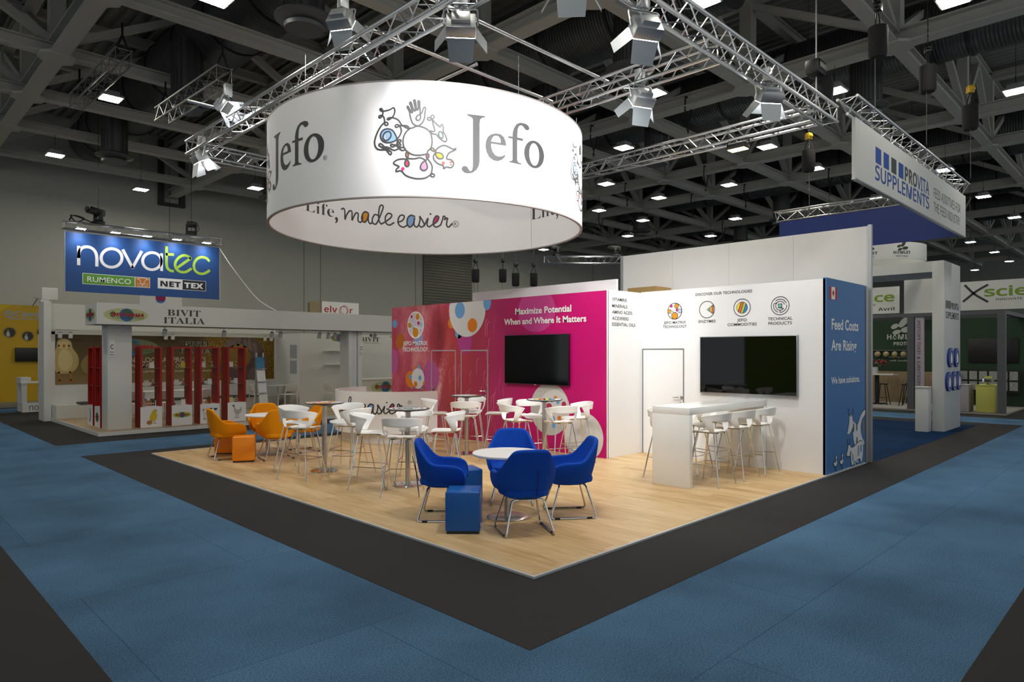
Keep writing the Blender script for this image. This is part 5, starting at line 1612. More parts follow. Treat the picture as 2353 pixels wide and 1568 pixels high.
# rear mural wall
t = thing('mural_wall', 'rear booth wall with brown poster of chicks and cupped hands full of grain', 'partition wall', (7.4, 22.32, bz))
MY = 22.32
bm = B(); box(bm, 4.12, 10.70, MY, MY+.05, bz, 2.44); obj('wall_panel', bm, bw, t, True)
bm = B(); box(bm, 4.12, 10.66, MY-.02, MY-.001, 2.42, 3.28); box(bm, 4.12, 10.66, 22.05, 22.15, 2.55, 2.6); obj('fabric_header', bm, mat('header_fabric', '#d3d4cd', 0.8, 0, .05, 2), t, True)
bm = B(); box(bm, 3.95, 4.12, 22.25, 22.93, 0, 3.33); box(bm, 4.12, 4.22, 22.3, 22.4, bz, 2.5); obj('end_post', bm, bw, t, True)
def mural_brown():
    m, nt, b = node_mat('mural_brown', 0.55, 0.3)
    tc = nt.nodes.new('ShaderNodeTexCoord')
    sp = nt.nodes.new('ShaderNodeSeparateXYZ')
    nt.links.new(tc.outputs['Object'], sp.inputs[0])
    n = nt.nodes.new('ShaderNodeTexNoise'); n.inputs['Scale'].default_value = 26; n.inputs['Detail'].default_value = 2
    nt.links.new(tc.outputs['Object'], n.inputs['Vector'])
    base = ramp(nt, math_n(nt, 'MULTIPLY', sp.outputs['Z'], .45), [(.42, '#8d7957'), (.6, '#7a683f'), (.95, '#4e3f26')])
    grain = ramp(nt, n.outputs['Fac'], [(.35, '#4d3c10'), (.55, '#85681b'), (.75, '#b28f3a')])
    k = math_n(nt, 'MINIMUM', math_n(nt, 'MAXIMUM', math_n(nt, 'MULTIPLY', math_n(nt, 'SUBTRACT', sp.outputs['X'], 8.1), 3.0), 0.0), 1.0)
    nt.links.new(mixc(nt, k, base, grain), b.inputs['Base Color'])
    return m
bm = B(); box(bm, 4.13, 10.62, MY-.006, MY-.0005, 1.0, 2.42); obj('poster_sheet', bm, mural_brown(), t, True)
chk = mat('print_chick_down', '#b8a468', 0.7, 0, .1, 30); chk2 = mat('print_chick_pale', '#cdbb84', 0.7, 0, .1, 30); chk3 = mat('print_chick_dark', '#8f7d4a', 0.7, 0, .12, 30); leg_o = mat('print_leg_orange', '#a8691c', 0.6)
p = Print(fy(MY-.006), step=.0008)
def chick(cx, flip, full=True):
    s = -1 if flip else 1
    p.poly([(cx-.16, 2.26), (cx+.02, 2.30), (cx+.15, 2.22), (cx+.2, 2.02), (cx+.32, 1.82), (cx+.33, 1.55), (cx+.2, 1.36), (cx, 1.31), (cx-.2, 1.36), (cx-.27, 1.6), (cx-.25, 1.85), (cx-.2, 2.05)], chk, 1, 4)
    p.poly([(cx-.1, 1.95), (cx+.1, 1.95), (cx+.2, 1.7), (cx+.12, 1.45), (cx-.05, 1.4), (cx-.15, 1.6)], chk2, 2, 4)
    p.disc(cx-.02, 2.14, .15, .14, chk2, 2)
    for dx in (-.12, .12):
        p.disc(cx+dx-.02, 2.10, .025, .03, ink, 3)
    p.poly([(cx-.06, 2.1), (cx-.02, 2.16), (cx+.03, 2.1), (cx-.02, 2.02)], leg_o, 3)
    for dx in (-.14, .13):
        p.stroke([(cx+dx, 1.36), (cx+dx+.02, 1.2), (cx+dx+.02, 1.12)], .045, leg_o, 1, smooth=2)
        p.stroke([(cx+dx-.05, 1.1), (cx+dx+.02, 1.13), (cx+dx+.16, 1.10)], .035, leg_o, 1, smooth=2)
chick(4.45, False)
p.poly([(4.9, 1.72), (5.1, 1.9), (5.3, 1.8), (5.34, 1.5), (5.2, 1.3), (4.98, 1.3), (4.85, 1.5)], chk3, 1, 4)
p.stroke([(5.03, 1.32), (5.06, 1.14), (5.2, 1.1)], .045, leg_o, 1, smooth=2)
neo(p, 6.15, 2.07, 1.5, .50, mat('print_olive', '#66724e', 0.6))
for dx, m, l in ((.0, mat('print_outline', '#b9b39b', 0.6), 3), (0.0, mat('print_navy', '#171d1c', 0.6), 4)):
    b_ = .03 if l == 3 else 0.0
    p.text('BIVIT', 7.62, 2.12, 8.46, .15, m, l, 'serif', b_)
    p.text('ITALIA', 7.50, 1.895, 8.52, .16, m, l, 'serif', b_)
cream = mat('print_cream', '#cfc5ae', 0.6)
p.text('TECHNOLOGICAL PRODUCTS', 5.6, 1.615, 8.32, .145, cream, 2, 'gill', .005)
p.text('POWDER - LIQUID', 6.1, 1.45, 7.9, .105, cream, 2, 'gill', .005)
p.text('efficient animal nutrition for a sustainable future', 5.35, 1.30, 8.53, .085, cream, 2, 'gill', .008, ref='f')
skin = mat('print_skin', '#72605a', 0.6, 0, .06, 6); skin2 = mat('print_skin_shade', '#5a4a47', 0.6)
fing = lambda x0, z0, x1, z1, w_: (p.stroke([(x0, z0), ((x0+x1)/2, (z0+z1)/2), (x1, z1)], w_+.03, skin2, 4, smooth=3), p.stroke([(x0, z0), ((x0+x1)/2, (z0+z1)/2), (x1, z1)], w_, skin, 5, smooth=3))
p.poly([(8.75, 1.35), (8.9, 1.9), (9.05, 2.2), (9.35, 2.38), (9.85, 2.38), (10.15, 2.2), (10.25, 1.9), (10.32, 1.5), (10.3, 1.02), (9.6, 1.02), (9.0, 1.02)], skin2, 3, 3)
p.disc(9.38, 1.78, .42, .42, mat('print_grain', '#84661f', 0.7, 0, .3, 30), 5)
for a in ((8.95, 2.05, 9.1, 2.32, .12), (9.12, 2.12, 9.32, 2.38, .13), (9.36, 2.16, 9.42, 2.36, .09), (9.6, 2.12, 9.62, 2.32, .12), (9.78, 2.0, 9.72, 2.35, .13), (9.98, 1.8, 9.92, 2.2, .13), (9.98, 1.45, 10.02, 1.75, .13), (10.22, 1.1, 10.28, 1.65, .14), (9.85, 1.1, 9.95, 1.42, .16)):
    fing(*a)
p.poly([(9.7, 1.02), (9.75, 1.3), (9.95, 1.4), (10.15, 1.3), (10.2, 1.02)], skin, 6, 3)
p.build('poster_print', t)

t = thing('booth_side_wall', 'white inner side wall of the fascia booth carrying two grey notices', 'partition wall', (10.72, 21.5, bz))
bm = B(); box(bm, 10.70, 10.75, 20.65, MY, bz, 2.55); obj('wall_panel', bm, bw, t, True)
bm = B()
box(bm, 10.685, 10.70, 20.83, 21.28, 1.72, 2.17); obj('notice_board', bm, mat('notice_grey', '#9fa2a3', 0.5), t, True)
bm = B()
box(bm, 10.685, 10.70, 20.83, 21.28, 1.21, 1.64); obj('notice_board', bm, mat('notice_grey', '#9fa2a3', 0.5), t, True)
t = thing('storage_wall', 'white storage wall with small oval logo and two shelf lines', 'partition wall', (13, 20.66, bz))
bm = B(); box(bm, 10.70, 16, 20.63, 20.65, bz, 2.55); obj('wall_panel', bm, bw, t, True)
for z in (1.975, 1.5):
    bm = B(); box(bm, 11.6, 12.75, 20.48, 20.63, z-.015, z+.015); obj('shelf_board', bm, bw, t, True)
p = Print(fy(20.63)); neo(p, 12.2, 2.42, .72, .27, mat('print_moss', '#7d8a3c', 0.6))
p.text('BIVIT', 13.0, 2.31, 13.82, .15, khaki_ink, 1, 'serif'); p.text('TOTAL BIOSCIENCE', 13.15, 2.24, 13.82, .035, khaki_ink, 1, 'gill')
p.poly([(13.38, 2.5), (13.46, 2.62), (13.53, 2.5), (13.46, 2.47)], khaki_ink, 1); p.text('ALPHA', 14.25, 2.46, 14.6, .07, mat('print_moss', '#7d8a3c', 0.6), 1, 'sansi')
p.build('logo_print', t)
t = thing('info_counter', 'white booth counter with the oval globe logo behind the reception desk', 'counter', (13.2, 19.7, bz))
bm = B(); box(bm, 12.3, 15, 19.5, 20.0, .97, 1.02); obj('counter_top', bm, bw, t, True)
bm = B(); box(bm, 12.36, 15, 19.56, 19.98, bz, .97); obj('counter_front', bm, bw, t, True)
p = Print(fy(19.56)); neo(p, 13.35, .72, 1.2, .4); p.build('logo_print', t)

# track spotlights
def track_spot():
    t = thing('track_spotlight', 'x', 'spotlight', (0, 0, 0), 0, 'small white track spotlights')
    bm = B(); box(bm, -.1, .1, -.02, .02, .12, .14); cyl(bm, (0, 0, .04), (0, 0, .12), .012, seg=8); obj('track_adapter', bm, bw, t)
    bm = B(); cyl(bm, (0, .02, -.09), (0, -.02, .06), .052, seg=18); obj('spot_body', bm, bw, t)
    bm = B(); cyl(bm, (0, -.02, .055), (0, -.0215, .062), .045, seg=18); obj('spot_cap', bm, black, t)
    return t
s0 = None
for k, (x, y, z) in enumerate([(5.65, 17.8, 2.41), (7.1, 17.8, 2.41), (8.41, 17.8, 2.41), (8.66, 17.8, 2.41), (9.85, 17.8, 2.41), (10.14, 17.8, 2.41), (10.36, 17.8, 2.41), (11.75, 17.8, 2.41), (4.3, 22.1, 2.41), (4.55, 22.1, 2.41), (7.05, 22.1, 2.41), (7.25, 22.1, 2.41), (10.2, 22.1, 2.41), (10.42, 22.1, 2.41)]):
    lab = ('white track spotlight under the white fascia beam, number %d from its left end' % (k+1)) if k < 8 else ('white track spotlight above the brown poster, number %d from the left' % (k-7))
    if s0 is None:
        s0 = track_spot(); s0.location = (x, y, z); s0['label'] = lab
    else:
        dup(s0, (x, y, z), 0, lab)

# red display shelves with flasks and cards
red = mat('shelf_red', '#a31208', 0.45, 0, .04, 3)
glass = mat('clear_glass', '#e8f0ee', 0.05, 0, trans=1.0)
SH = [(5.07, 'chick and egg'), (5.775, 'oval logo'), (6.455, 'black and white cow'), (7.15, 'white hen')]
def red_shelf(lab, x, y, rz, kind):
    t = thing('display_shelf', lab, 'display shelf', (x, y, bz), rz, 'tall red display shelves')
    w_, d, h = .485, .42, 1.96
    bm = B(); box(bm, 0, .045, 0, d, 0, h); obj('side_panel', bm, red, t)
    bm = B(); box(bm, w_-.045, w_, 0, d, 0, h); obj('side_panel', bm, red, t)
    bm = B(); box(bm, .045, w_-.045, 0, d, h-.04, h); obj('top_panel', bm, red, t)
    bm = B(); box(bm, .0, w_, -.004, .0, .0, .5); box(bm, .045, w_-.045, 0, d, .46, .5); obj('white_base', bm, white, t)
    for z in (.99, 1.43):
        bm = B(); box(bm, .045, w_-.045, .02, d-.02, z, z+.008); obj('glass_shelf', bm, mat('shelf_glass', '#9fb3ac', 0.1, 0, trans=.6), t)
    if kind is not None:
        c, s = math.cos(rz), math.sin(rz)
        p = Print(lambda u, v, hh: (x+u*c-(-.004-hh)*s, y+u*s+(-.004-hh)*c, bz+v), step=.0008)
        yl = mat('print_chick_yellow', '#d8b825', 0.6)
        if kind == 0:
            p.poly([(.28, .41), (.33, .44), (.36, .41), (.35, .37), (.37, .3), (.36, .2), (.30, .155), (.22, .17), (.2, .25), (.23, .32), (.25, .37)], yl, 1, 4)
            p.disc(.2, .12, .065, .055, mat('print_egg', '#b07a3a', 0.6), 2); p.disc(.335, .405, .009, .009, ink, 2); p.poly([(.355, .405), (.385, .39), (.36, .385)], leg_o, 2)
            p.stroke([(.31, .16), (.315, .1)], .012, leg_o, 1, smooth=0); p.stroke([(.28, .085), (.315, .1), (.36, .085)], .012, leg_o, 1, smooth=0)
        elif kind == 1:
            neo(p, .24, .26, .43, .14, mat('print_lime', '#9fb02a', 0.6))
        elif kind == 2:
            p.poly([(.06, .37), (.2, .385), (.36, .38), (.40, .40), (.44, .37), (.43, .33), (.38, .31), (.34, .26), (.22, .25), (.12, .26), (.07, .30)], white_print, 1, 3)
            p.stroke([(.06, .37), (.2, .387), (.36, .382), (.44, .37), (.42, .32), (.36, .29), (.33, .25), (.2, .24), (.08, .28), (.06, .37)], .007, ink, 2, smooth=0)
            for q in ([(.17, .38), (.30, .382), (.28, .31), (.2, .33)], [(.33, .37), (.42, .39), (.42, .34), (.36, .32)], [(.06, .36), (.10, .36), (.09, .31)]):
                p.poly(q, ink, 3)
            for q in (.09, .13, .30, .335):
                p.stroke([(q, .27), (q+.005, .12)], .025, white_print, 1, smooth=0); p.stroke([(q-.01, .27), (q-.004, .12)], .006, ink, 2, smooth=0); p.stroke([(q, .125), (q+.01, .11)], .022, ink, 2, smooth=0)
        elif kind == 3:
            hw = mat('print_hen', '#b3b1a8', 0.6); hb = mat('print_hen_brown', '#54493c', 0.6)
            p.poly([(.15, .43), (.19, .39), (.21, .33), (.3, .30), (.34, .37), (.37, .33), (.35, .24), (.29, .19), (.21, .2), (.16, .27), (.17, .34), (.14, .39)], hw, 1, 4)
            p.disc(.15, .415, .03, .025, hb, 2)
            for q in (.22, .28):
                p.stroke([(q, .2), (q-.01, .1)], .012, hb, 1, smooth=0); p.stroke([(q-.05, .09), (q-.01, .1), (q+.03, .09)], .01, hb, 1, smooth=0)
        elif kind == 4:
            p.stroke([(.24, .4), (.28, .2), (.2, .1)], .05, ink, 1, smooth=3)
        elif kind == 5:
            neo(p, .24, .24, .3, .24, mat('print_lime', '#9fb02a', 0.6))
        p.build('printed_picture', t)
    return t
for k, (x, n_) in enumerate(SH):
    red_shelf('tall red display shelf with a white base showing a '+n_, x, 17.69, 0, k)
red_shelf('narrow-looking red shelf seen edge on behind the broad column, farther one', 4.40, 19.58, -PI/2, 4)
red_shelf('narrow-looking red shelf seen edge on behind the broad column, nearer one', 4.40, 18.92, -PI/2, 5)

LQ = dict(black='#151010', amber='#b87312', brown='#4a2408', clear='#c9d2c4', yellow='#d9bf10', pink='#d8b5a5', green='#6f8064', cream='#d9c98c')
def flask(lab, x, y, z, liq):
    t = thing('glass_flask', lab, 'flask', (x, y, z), 0, 'laboratory flasks on the red shelves')
    bm = B(); lathe(bm, [(0, 0), (.042, 0), (.045, .008), (.03, .055), (.0, .056)], 16); obj('liquid', bm, mat('liquid_'+liq, LQ[liq], 0.2), t)
    bm = B(); lathe(bm, [(.0455, .0), (.047, .01), (.014, .085), (.012, .125), (.015, .13)], 16); obj('glass_body', bm, mat('flask_glass', '#dfe5e2', 0.08, 0, trans=.9), t)
    bm = B(); cyl(bm, (0, 0, .125), (0, 0, .15), .011, seg=10); obj('stopper', bm, white, t)
def card(lab, x, y, z, col='#e6e6e3'):
    t = thing('info_card', lab, 'card', (x, y, z), 0, 'small info cards on the red shelves')
    bm = B(); obox(bm, (0, .01, .07), (.05, 0, 0), (0, .002, .0), (0, .015, .07)); obj('card_sheet', bm, mat('card_'+col[1:], col, 0.6), t)
    bm = B(); box(bm, -.045, .045, .0, .05, 0, .004); obj('card_foot', bm, mat('card_'+col[1:], col, 0.6), t)
    p = Print(lambda u, v, h: (x+u, y+.006-h+v*.12, z+v), step=.001)
    p.rect(-.02, .115, .02, .128, ink, 0)
    for q in range(5):
        p.rect(-.035, .09-q*.014, .035-.01*(q % 2), .094-q*.014, mat('card_grey', '#8a8a88', 0.6), 0)
    p.build('card_print', t)
LV = {'top': bz+1.438, 'middle': bz+.998, 'bottom': bz+.5}
FL = [(0, 'top', .14, 'black', .30, '#e6e6e3'), (0, 'middle', .33, 'brown', .18, '#cfc8b8'), (1, 'top', .15, 'amber', .32, '#d2bf3a'), (1, 'middle', .33, 'amber', .17, '#d5d5d0'), (1, 'bottom', .1, 'black', .33, '#e6e6e3'), (2, 'middle', .14, 'green', .30, '#e6e6e3'), (2, 'top', .36, 'cream', .14, '#cfc9cc'), (3, 'top', .28, 'yellow', .16, '#d8d8d6'), (3, 'middle', .14, 'clear', .28, '#d5d0d2'), (3, 'bottom', .3, 'pink', .15, '#d4c98a')]
for s_, lv, fx_, liq, cx_, cc in FL:
    n_ = SH[s_][1]
    flask('laboratory flask with %s liquid on the %s level of the %s shelf' % (liq, lv, n_), SH[s_][0]+fx_, 17.86, LV[lv], liq)
    card('upright info card on the %s level of the %s shelf' % (lv, n_), SH[s_][0]+cx_, 17.84, LV[lv], cc)
t = thing('tube_rack', 'white rack of amber and dark sample tubes on the chick and egg shelf', 'tube rack', (5.33, 17.86, LV['bottom']))
for k in range(6):
    bm = B(); cyl(bm, (-.1+k*.04, 0, .01), (-.1+k*.04, 0, .13), .015, seg=10); obj('sample_tube', bm, mat('liquid_'+('amber' if k < 4 else 'brown'), '#b87312'), t)
bm = B(); box(bm, -.13, .13, -.03, .03, 0, .012); box(bm, -.13, .13, -.03, .03, .06, .07); box(bm, -.13, -.115, -.03, .03, 0, .14); box(bm, .115, .13, -.03, .03, 0, .14); obj('rack_frame', bm, white, t)
bm = B(); lathe(bm, [(0, 0), (.05, 0), (.03, .06), (.02, .08), (0, .085)], 14, (-.03, .03, .14)); obj('white_lid', bm, white, t)
t = thing('amber_bottle', 'amber glass bottle pair on the cow shelf', 'bottle', (6.75, 17.9, LV['bottom']))
bm = B(); lathe(bm, [(0, 0), (.05, 0), (.05, .1), (.02, .15), (.018, .19), (0, .19)], 14); obj('bottle_body', bm, mat('amber_glass', '#7a4305', 0.12), t)
bm = B(); lathe(bm, [(0, 0), (.035, 0), (.035, .07), (.012, .1), (0, .1)], 12, (-.07, -.03, 0)); obj('small_bottle', bm, mat('amber_glass_light', '#b08a3a', 0.12), t)

# brochure stand
t = thing('brochure_stand', 'grey leaflet stand right of the red shelves', 'brochure stand', (8.32, 18.3, bz))
bm = B(); box(bm, 8.2, 8.5, 18.28, 18.5, bz, bz+.03); box(bm, 8.22, 8.26, 18.4, 18.44, bz, 1.9); box(bm, 8.42, 8.46, 18.4, 18.44, bz, 1.9); obj('stand_frame', bm, alu_dull, t, True)
for z in (1.46, 1.1, .78, .46):
    bm = B(); box(bm, 8.2, 8.47, 18.26, 18.34, z-.02, z-.005); obj('leaflet_pocket', bm, alu_dull, t, True)
def leaflet(lab, z, m, x):
    bm = B(); obox(bm, (0, 0, 0), (.12, 0, 0), (0, .012, 0), (0, .03, .16)); o = obj('leaflet_stack', bm, m); o.location = (x, 18.30, z+.16); tag(o, lab, 'brochures', 'leaflets in the stand')
leaflet('blue leaflets in the top pocket of the leaflet stand', 1.46, mat('leaflet_blue', '#2c7fa8', 0.5, 0, .3, 9), 8.30)
leaflet('white leaflets in the second pocket of the leaflet stand', 1.1, white, 8.33)
leaflet('white leaflets with blue mark in the third pocket of the leaflet stand', .78, mat('leaflet_white', '#dfe3e6', 0.5), 8.36)
leaflet('white leaflets in the lowest pocket of the leaflet stand', .46, mat('leaflet_pale', '#d8dcd6', 0.5), 8.39)

# booth furniture: bench, tables, white chairs
t = thing('wall_bench', 'white bench with grey seat pad under the chick poster', 'bench', (5, 22.0, bz))
bm = B(); box(bm, 4.14, 10.5, 21.75, 22.3, bz, .45); obj('bench_body', bm, bw, t, True)
bm = B(); box(bm, 4.7, 9.9, 21.72, 22.2, .452, .51, .02); obj('seat_pad', bm, mat('pad_grey', '#4b4e4c', 0.8), t, True)
def cafe_table(x, y, lab, w_=.7):
    t = thing('cafe_table', lab, 'table', (x, y, bz), 0, 'white tables inside the fascia booth')
    bm = B(); box(bm, -w_/2, w_/2, -.35, .35, .72, .745, .004); obj('table_top', bm, bw, t)
    bm = B(); cyl(bm, (0, 0, .03), (0, 0, .72), .03, seg=10); obj('column', bm, bw, t)
    bm = B(); box(bm, -.3, .3, -.03, .03, 0, .03); box(bm, -.03, .03, -.3, .3, 0, .03); obj('cross_foot', bm, bw, t)
def cafe_chair():
    t = thing('cafe_chair', 'x', 'chair', (0, 0, 0), 0, 'white chairs inside the fascia booth')
    bm = B(); box(bm, -.21, .21, -.21, .21, .44, .465, .01); obj('seat', bm, bw, t)
    bm = B(); obox(bm, (0, -.23, .68), (.2, 0, 0), (0, .012, 0), (0, -.03, .12), .01); obj('backrest', bm, bw, t)
    for sx in (-1, 1):
        bm = B(); tube(bm, [(sx*.2, .2, .45), (sx*.23, .24, 0)], .016, 6); obj('leg', bm, bw, t)
        bm = B(); tube(bm, [(sx*.19, -.26, .8), (sx*.2, -.2, .45), (sx*.22, -.25, 0)], .016, 6); obj('leg', bm, bw, t)
    return t
cafe_table(10.3, 21.35, 'white table in the booth corner below the grey notices')
cafe_table(5.9, 20.3, 'white table behind the chick and egg shelf', 1.2)
cafe_table(7.2, 20.3, 'white table behind the cow shelf', 1.0)
s0 = None
for x, y, a, lab in ((10.35, 20.75, 0, 'white chair in the booth corner in front of the small table'), (9.6, 21.3, -90, 'white chair left of the small corner table'), (6.1, 19.5, 10, 'white chair behind the logo shelf'), (7.3, 19.5, 0, 'white chair behind the hen shelf'), (5.35, 19.6, 20, 'white chair behind the chick and egg shelf'), (11.7, 20.2, -75, 'white chair beside the grooved column')):
    if s0 is None:
        s0 = cafe_chair(); s0.location = (x, y, bz); s0['label'] = lab
    else:
        dup(s0, (x, y, bz), math.radians(a), lab)

# ================================================================ hanging blue sign behind the booth
NY = 24.0
t = thing('hanging_sign', 'dark blue hanging sign with large white and lime lettering', 'hanging sign', (7.1, NY, 3.78))
bm = B(); box(bm, 4.79, 9.42, NY, NY+.04, 3.78, 5.60); obj('sign_panel', bm, mat('sign_navy', '#1c4a86', 0.5, 0, .05, 1), t, True)
bm = B()
for x in (4.78, 9.41):
    box(bm, x, x+.02, NY-.005, NY+.045, 3.77, 5.62)
obj('sign_frame', bm, alu_dull, t, True)
lime = mat('sign_lime', '#a8cf45', 0.6)
p = Print(fy(NY))
for c, cl_, q in NOVATEC:
    p.stroke(q, .088, white_print if c == 'w' else lime, 1 if c == 'w' else 2, bool(cl_), 5)
grn = mat('sign_green', '#5d9a33', 0.6); orn = mat('sign_orange', '#c57a25', 0.6)
p.rect(5.25, 4.03, 7.165, 4.37, white_print, 1); p.rect(5.265, 4.045, 6.71, 4.355, grn, 2); p.rect(6.73, 4.045, 7.15, 4.355, orn, 2)
p.text('RUMENCO', 5.38, 4.115, 6.60, .16, white_print, 3, 'gill', .004)
p.stroke([(6.76, 4.31), (6.85, 4.28), (6.9, 4.16), (6.94, 4.11), (6.98, 4.16), (7.03, 4.28), (7.12, 4.31)], .014, white_print, 3)
p.stroke([(6.80, 4.32), (6.9, 4.345), (7.0, 4.345), (7.08, 4.32)], .014, white_print, 3)
p.stroke([(6.79, 4.15), (7.09, 4.15), (7.09, 4.075), (6.79, 4.075)], .014, white_print, 3, True, 0)
p.rect(7.40, 4.04, 8.95, 4.39, white_print, 1); p.rect(8.18, 4.055, 8.935, 4.378, mat('sign_black', '#20242a', 0.6), 2)
p.text('NET', 7.48, 4.12, 8.12, .18, MATS['sign_black'], 3, 'sansb', .02); p.text('TEX', 8.235, 4.12, 8.86, .18, white_print, 3, 'sansb', .02)
p.build('sign_lettering', t)
truss('lattice truss carrying the dark blue hanging sign', (4.74, NY+.1, 5.70), 0, 4.75, 'lattice trusses over other booths', True, .22, .02)
def sign_lamp(lab, x):
    t = thing('sign_lamp', lab, 'floodlight', (x, NY-.28, 5.68), 0, 'white lamps lighting the dark blue sign')
    bm = B(); box(bm, -.13, .13, -.09, .09, 0, .06, .01); obj('lamp_housing', bm, lamp_grey, t)
    bm = B(); box(bm, -.12, .12, -.08, .08, -.008, 0); obj('lamp_glass', bm, mat('sign_lamp_glow', '#f4f8ff', 0.5, emit=40.0), t)
    bm = B(); tube(bm, [(0, 0, .05), (0, .2, .08), (0, .3, .1)], .012, 6); obj('lamp_arm', bm, alu, t)
    la = bpy.data.lights.new('sign_beam', 'SPOT'); la.energy = 30; la.spot_size = math.radians(110); la.spot_blend = .8; la.shadow_soft_size = .08; la.color = (.93, .96, 1)
    lo = bpy.data.objects.new('sign_beam', la); C.objects.link(lo); lo.parent = t; lo.location = (0, 0, -.03); lo.rotation_euler = (.25, 0, 0)
for k, x in enumerate((5.15, 6.09, 7.0, 7.91, 8.87)):
    sign_lamp('white lamp shining on the dark blue sign, number %d from its left end' % (k+1), x)
moving_head('black moving stage light standing on the left of the sign truss', (5.7, NY+.1, 5.93), 1.9)
moving_head('black moving stage light standing on the right of the sign truss', (8.5, NY+.1, 5.93), -.6)
def cord(name, lab, cat, pts, r, m, sm=6):
    P = crom(pts, sm)
    c = P[len(P)//2].copy()
    bm = B(); tube(bm, [q-c for q in P], r, 5)
    o = obj(name, bm, m); o.location = c
    return tag(o, lab, cat)
cord('suspension_wire', 'thin dark wire holding the sign truss on the left', 'wire', [(5.7, NY+.1, 5.93), (5.7, NY+.1, 8.5), (5.7, NY+.1, 10.9)], .008, black, 2)
cord('suspension_wire', 'thin dark wire holding the sign truss on the right', 'wire', [(8.5, NY+.1, 5.93), (8.5, NY+.1, 8.5), (8.5, NY+.1, 10.9)], .008, black, 2)
cord('power_cord', 'white cord sagging from the dark blue sign to the white fascia', 'cord', [(9.42, NY, 5.58), (9.3, 22.5, 4.7), (9.05, 20.2, 3.6), (8.8, 18.2, 3.05)], .012, white)
cord('cable_bundle', 'black cable bundle coiled on the left end of the sign truss', 'cable', [(4.9, NY, 5.95), (5.0, NY-.1, 6.1), (5.3, NY, 6.05), (5.1, NY+.1, 5.95), (4.95, NY, 6.12), (5.4, NY, 6.0), (5.5, NY, 5.94)], .02, black)

# display plinth of the neighbouring booth
t = thing('display_plinth', 'white open display plinth with thin lettering at the far left edge', 'display plinth', (4.3, 26.0, 0))
bm = B(); box(bm, 4.02, 5.6, 25.8, 26.7, .02, .31); obj('plinth_base', bm, bw, t, True)
bm = B(); box(bm, 3.98, 5.6, 25.8, 26.7, .93, .97); box(bm, 3.98, 4.25, 25.85, 26.6, .97, 1.12); obj('plinth_top', bm, bw, t, True)
bm = B(); box(bm, 4.0, 4.14, 25.82, 25.96, .31, .93); box(bm, 4.0, 4.14, 26.5, 26.64, .31, .93); obj('plinth_leg', bm, bw, t, True)
bm = B(); box(bm, 4.44, 4.9, 25.82, 25.95, .31, 2.5, .02); obj('light_panel', bm, bw, t, True)
p = Print(fy(25.8)); p.text('novatec', 4.2, .07, 5.0, .19, ink, 1, 'sans', -.006, ref='t'); p.build('plinth_lettering', t)
# yellow booth wall
t = thing('yellow_booth', 'yellow booth wall with blue wheat emblem, round photos and a screen at the left edge', 'booth wall', (3, 30.15, 0))
bm = B(); box(bm, -2, 5.9, 30.1, 30.16, .12, 3.65); obj('wall_panel', bm, mat('booth_yellow', '#b99406', 0.5, 0, .12, .8), t, True)
bm = B(); box(bm, -2, 5.9, 28.7, 30.1, 0, .12); obj('booth_floor', bm, mat('booth_floor_grey', '#807b70', 0.7), t, True)
bm = B(); box(bm, 4.46, 6.0, 29.98, 30.1, 1.59, 2.09, .01); obj('booth_screen', bm, black, t, True)
navy = mat('print_blue', '#223f70', 0.6)
p = Print(fy(30.1))
p.poly([(-2, 3.64), (4.35, 3.64), (3.2, 2.7), (-2, 2.4)], mat('print_yellow_pale', '#c9a80a', 0.6), 0)
p.ring(4.29, 3.31, .12, .12, .028, navy, 1); p.stroke([(4.2, 3.36), (4.27, 3.30), (4.3, 3.22)], .02, navy, 1); p.stroke([(4.39, 3.38), (4.31, 3.32), (4.29, 3.22)], .02, navy, 1)
p.text('Centafarm', 4.46, 3.225, 6.2, .2, navy, 1, 'sans', .006)
p.text('Advancing Feed Additives', 4.3, 3.12, 6.05, .055, navy, 1, 'sans', .012, ref='A')
for x, z, r in ((4.31, 2.64, .175), (4.85, 2.52, .17), (5.3, 2.66, .17)):
    p.ring(x, z, r*1.16, r*1.16, .01, mat('print_bronze', '#6e5405', 0.6), 1); p.disc(x, z, r, r, mat('print_photo_dark', '#34342f', 0.6, 0, .5, 9), 1)
    p.poly([(x-r*.5, z-r*.75), (x-r*.55, z-r*.05), (x-r*.25, z+r*.2), (x-r*.02, z-r*.1), (x, z-r*.8)], mat('print_photo_pale', '#a9b0b0', 0.6), 2, 3); p.disc(x-r*.28, z+r*.38, r*.2, r*.22, mat('print_photo_skin', '#8d6f58', 0.6), 2)
p.build('booth_print', t)
for x in (3.75, 5.0):
    t = thing('arm_light', 'thin arm light on top of the yellow booth wall, %s one' % ('left' if x < 4 else 'right'), 'spotlight', (x, 30.1, 3.65), 0, 'arm lights on the yellow wall')
    bm = B(); tube(bm, [(0, 0, 0), (.12, -.2, .28)], .012, 6); obj('light_arm', bm, black, t)
    bm = B(); box(bm, .02, .3, -.26, -.16, .27, .31); obj('light_head', bm, lamp_grey, t)
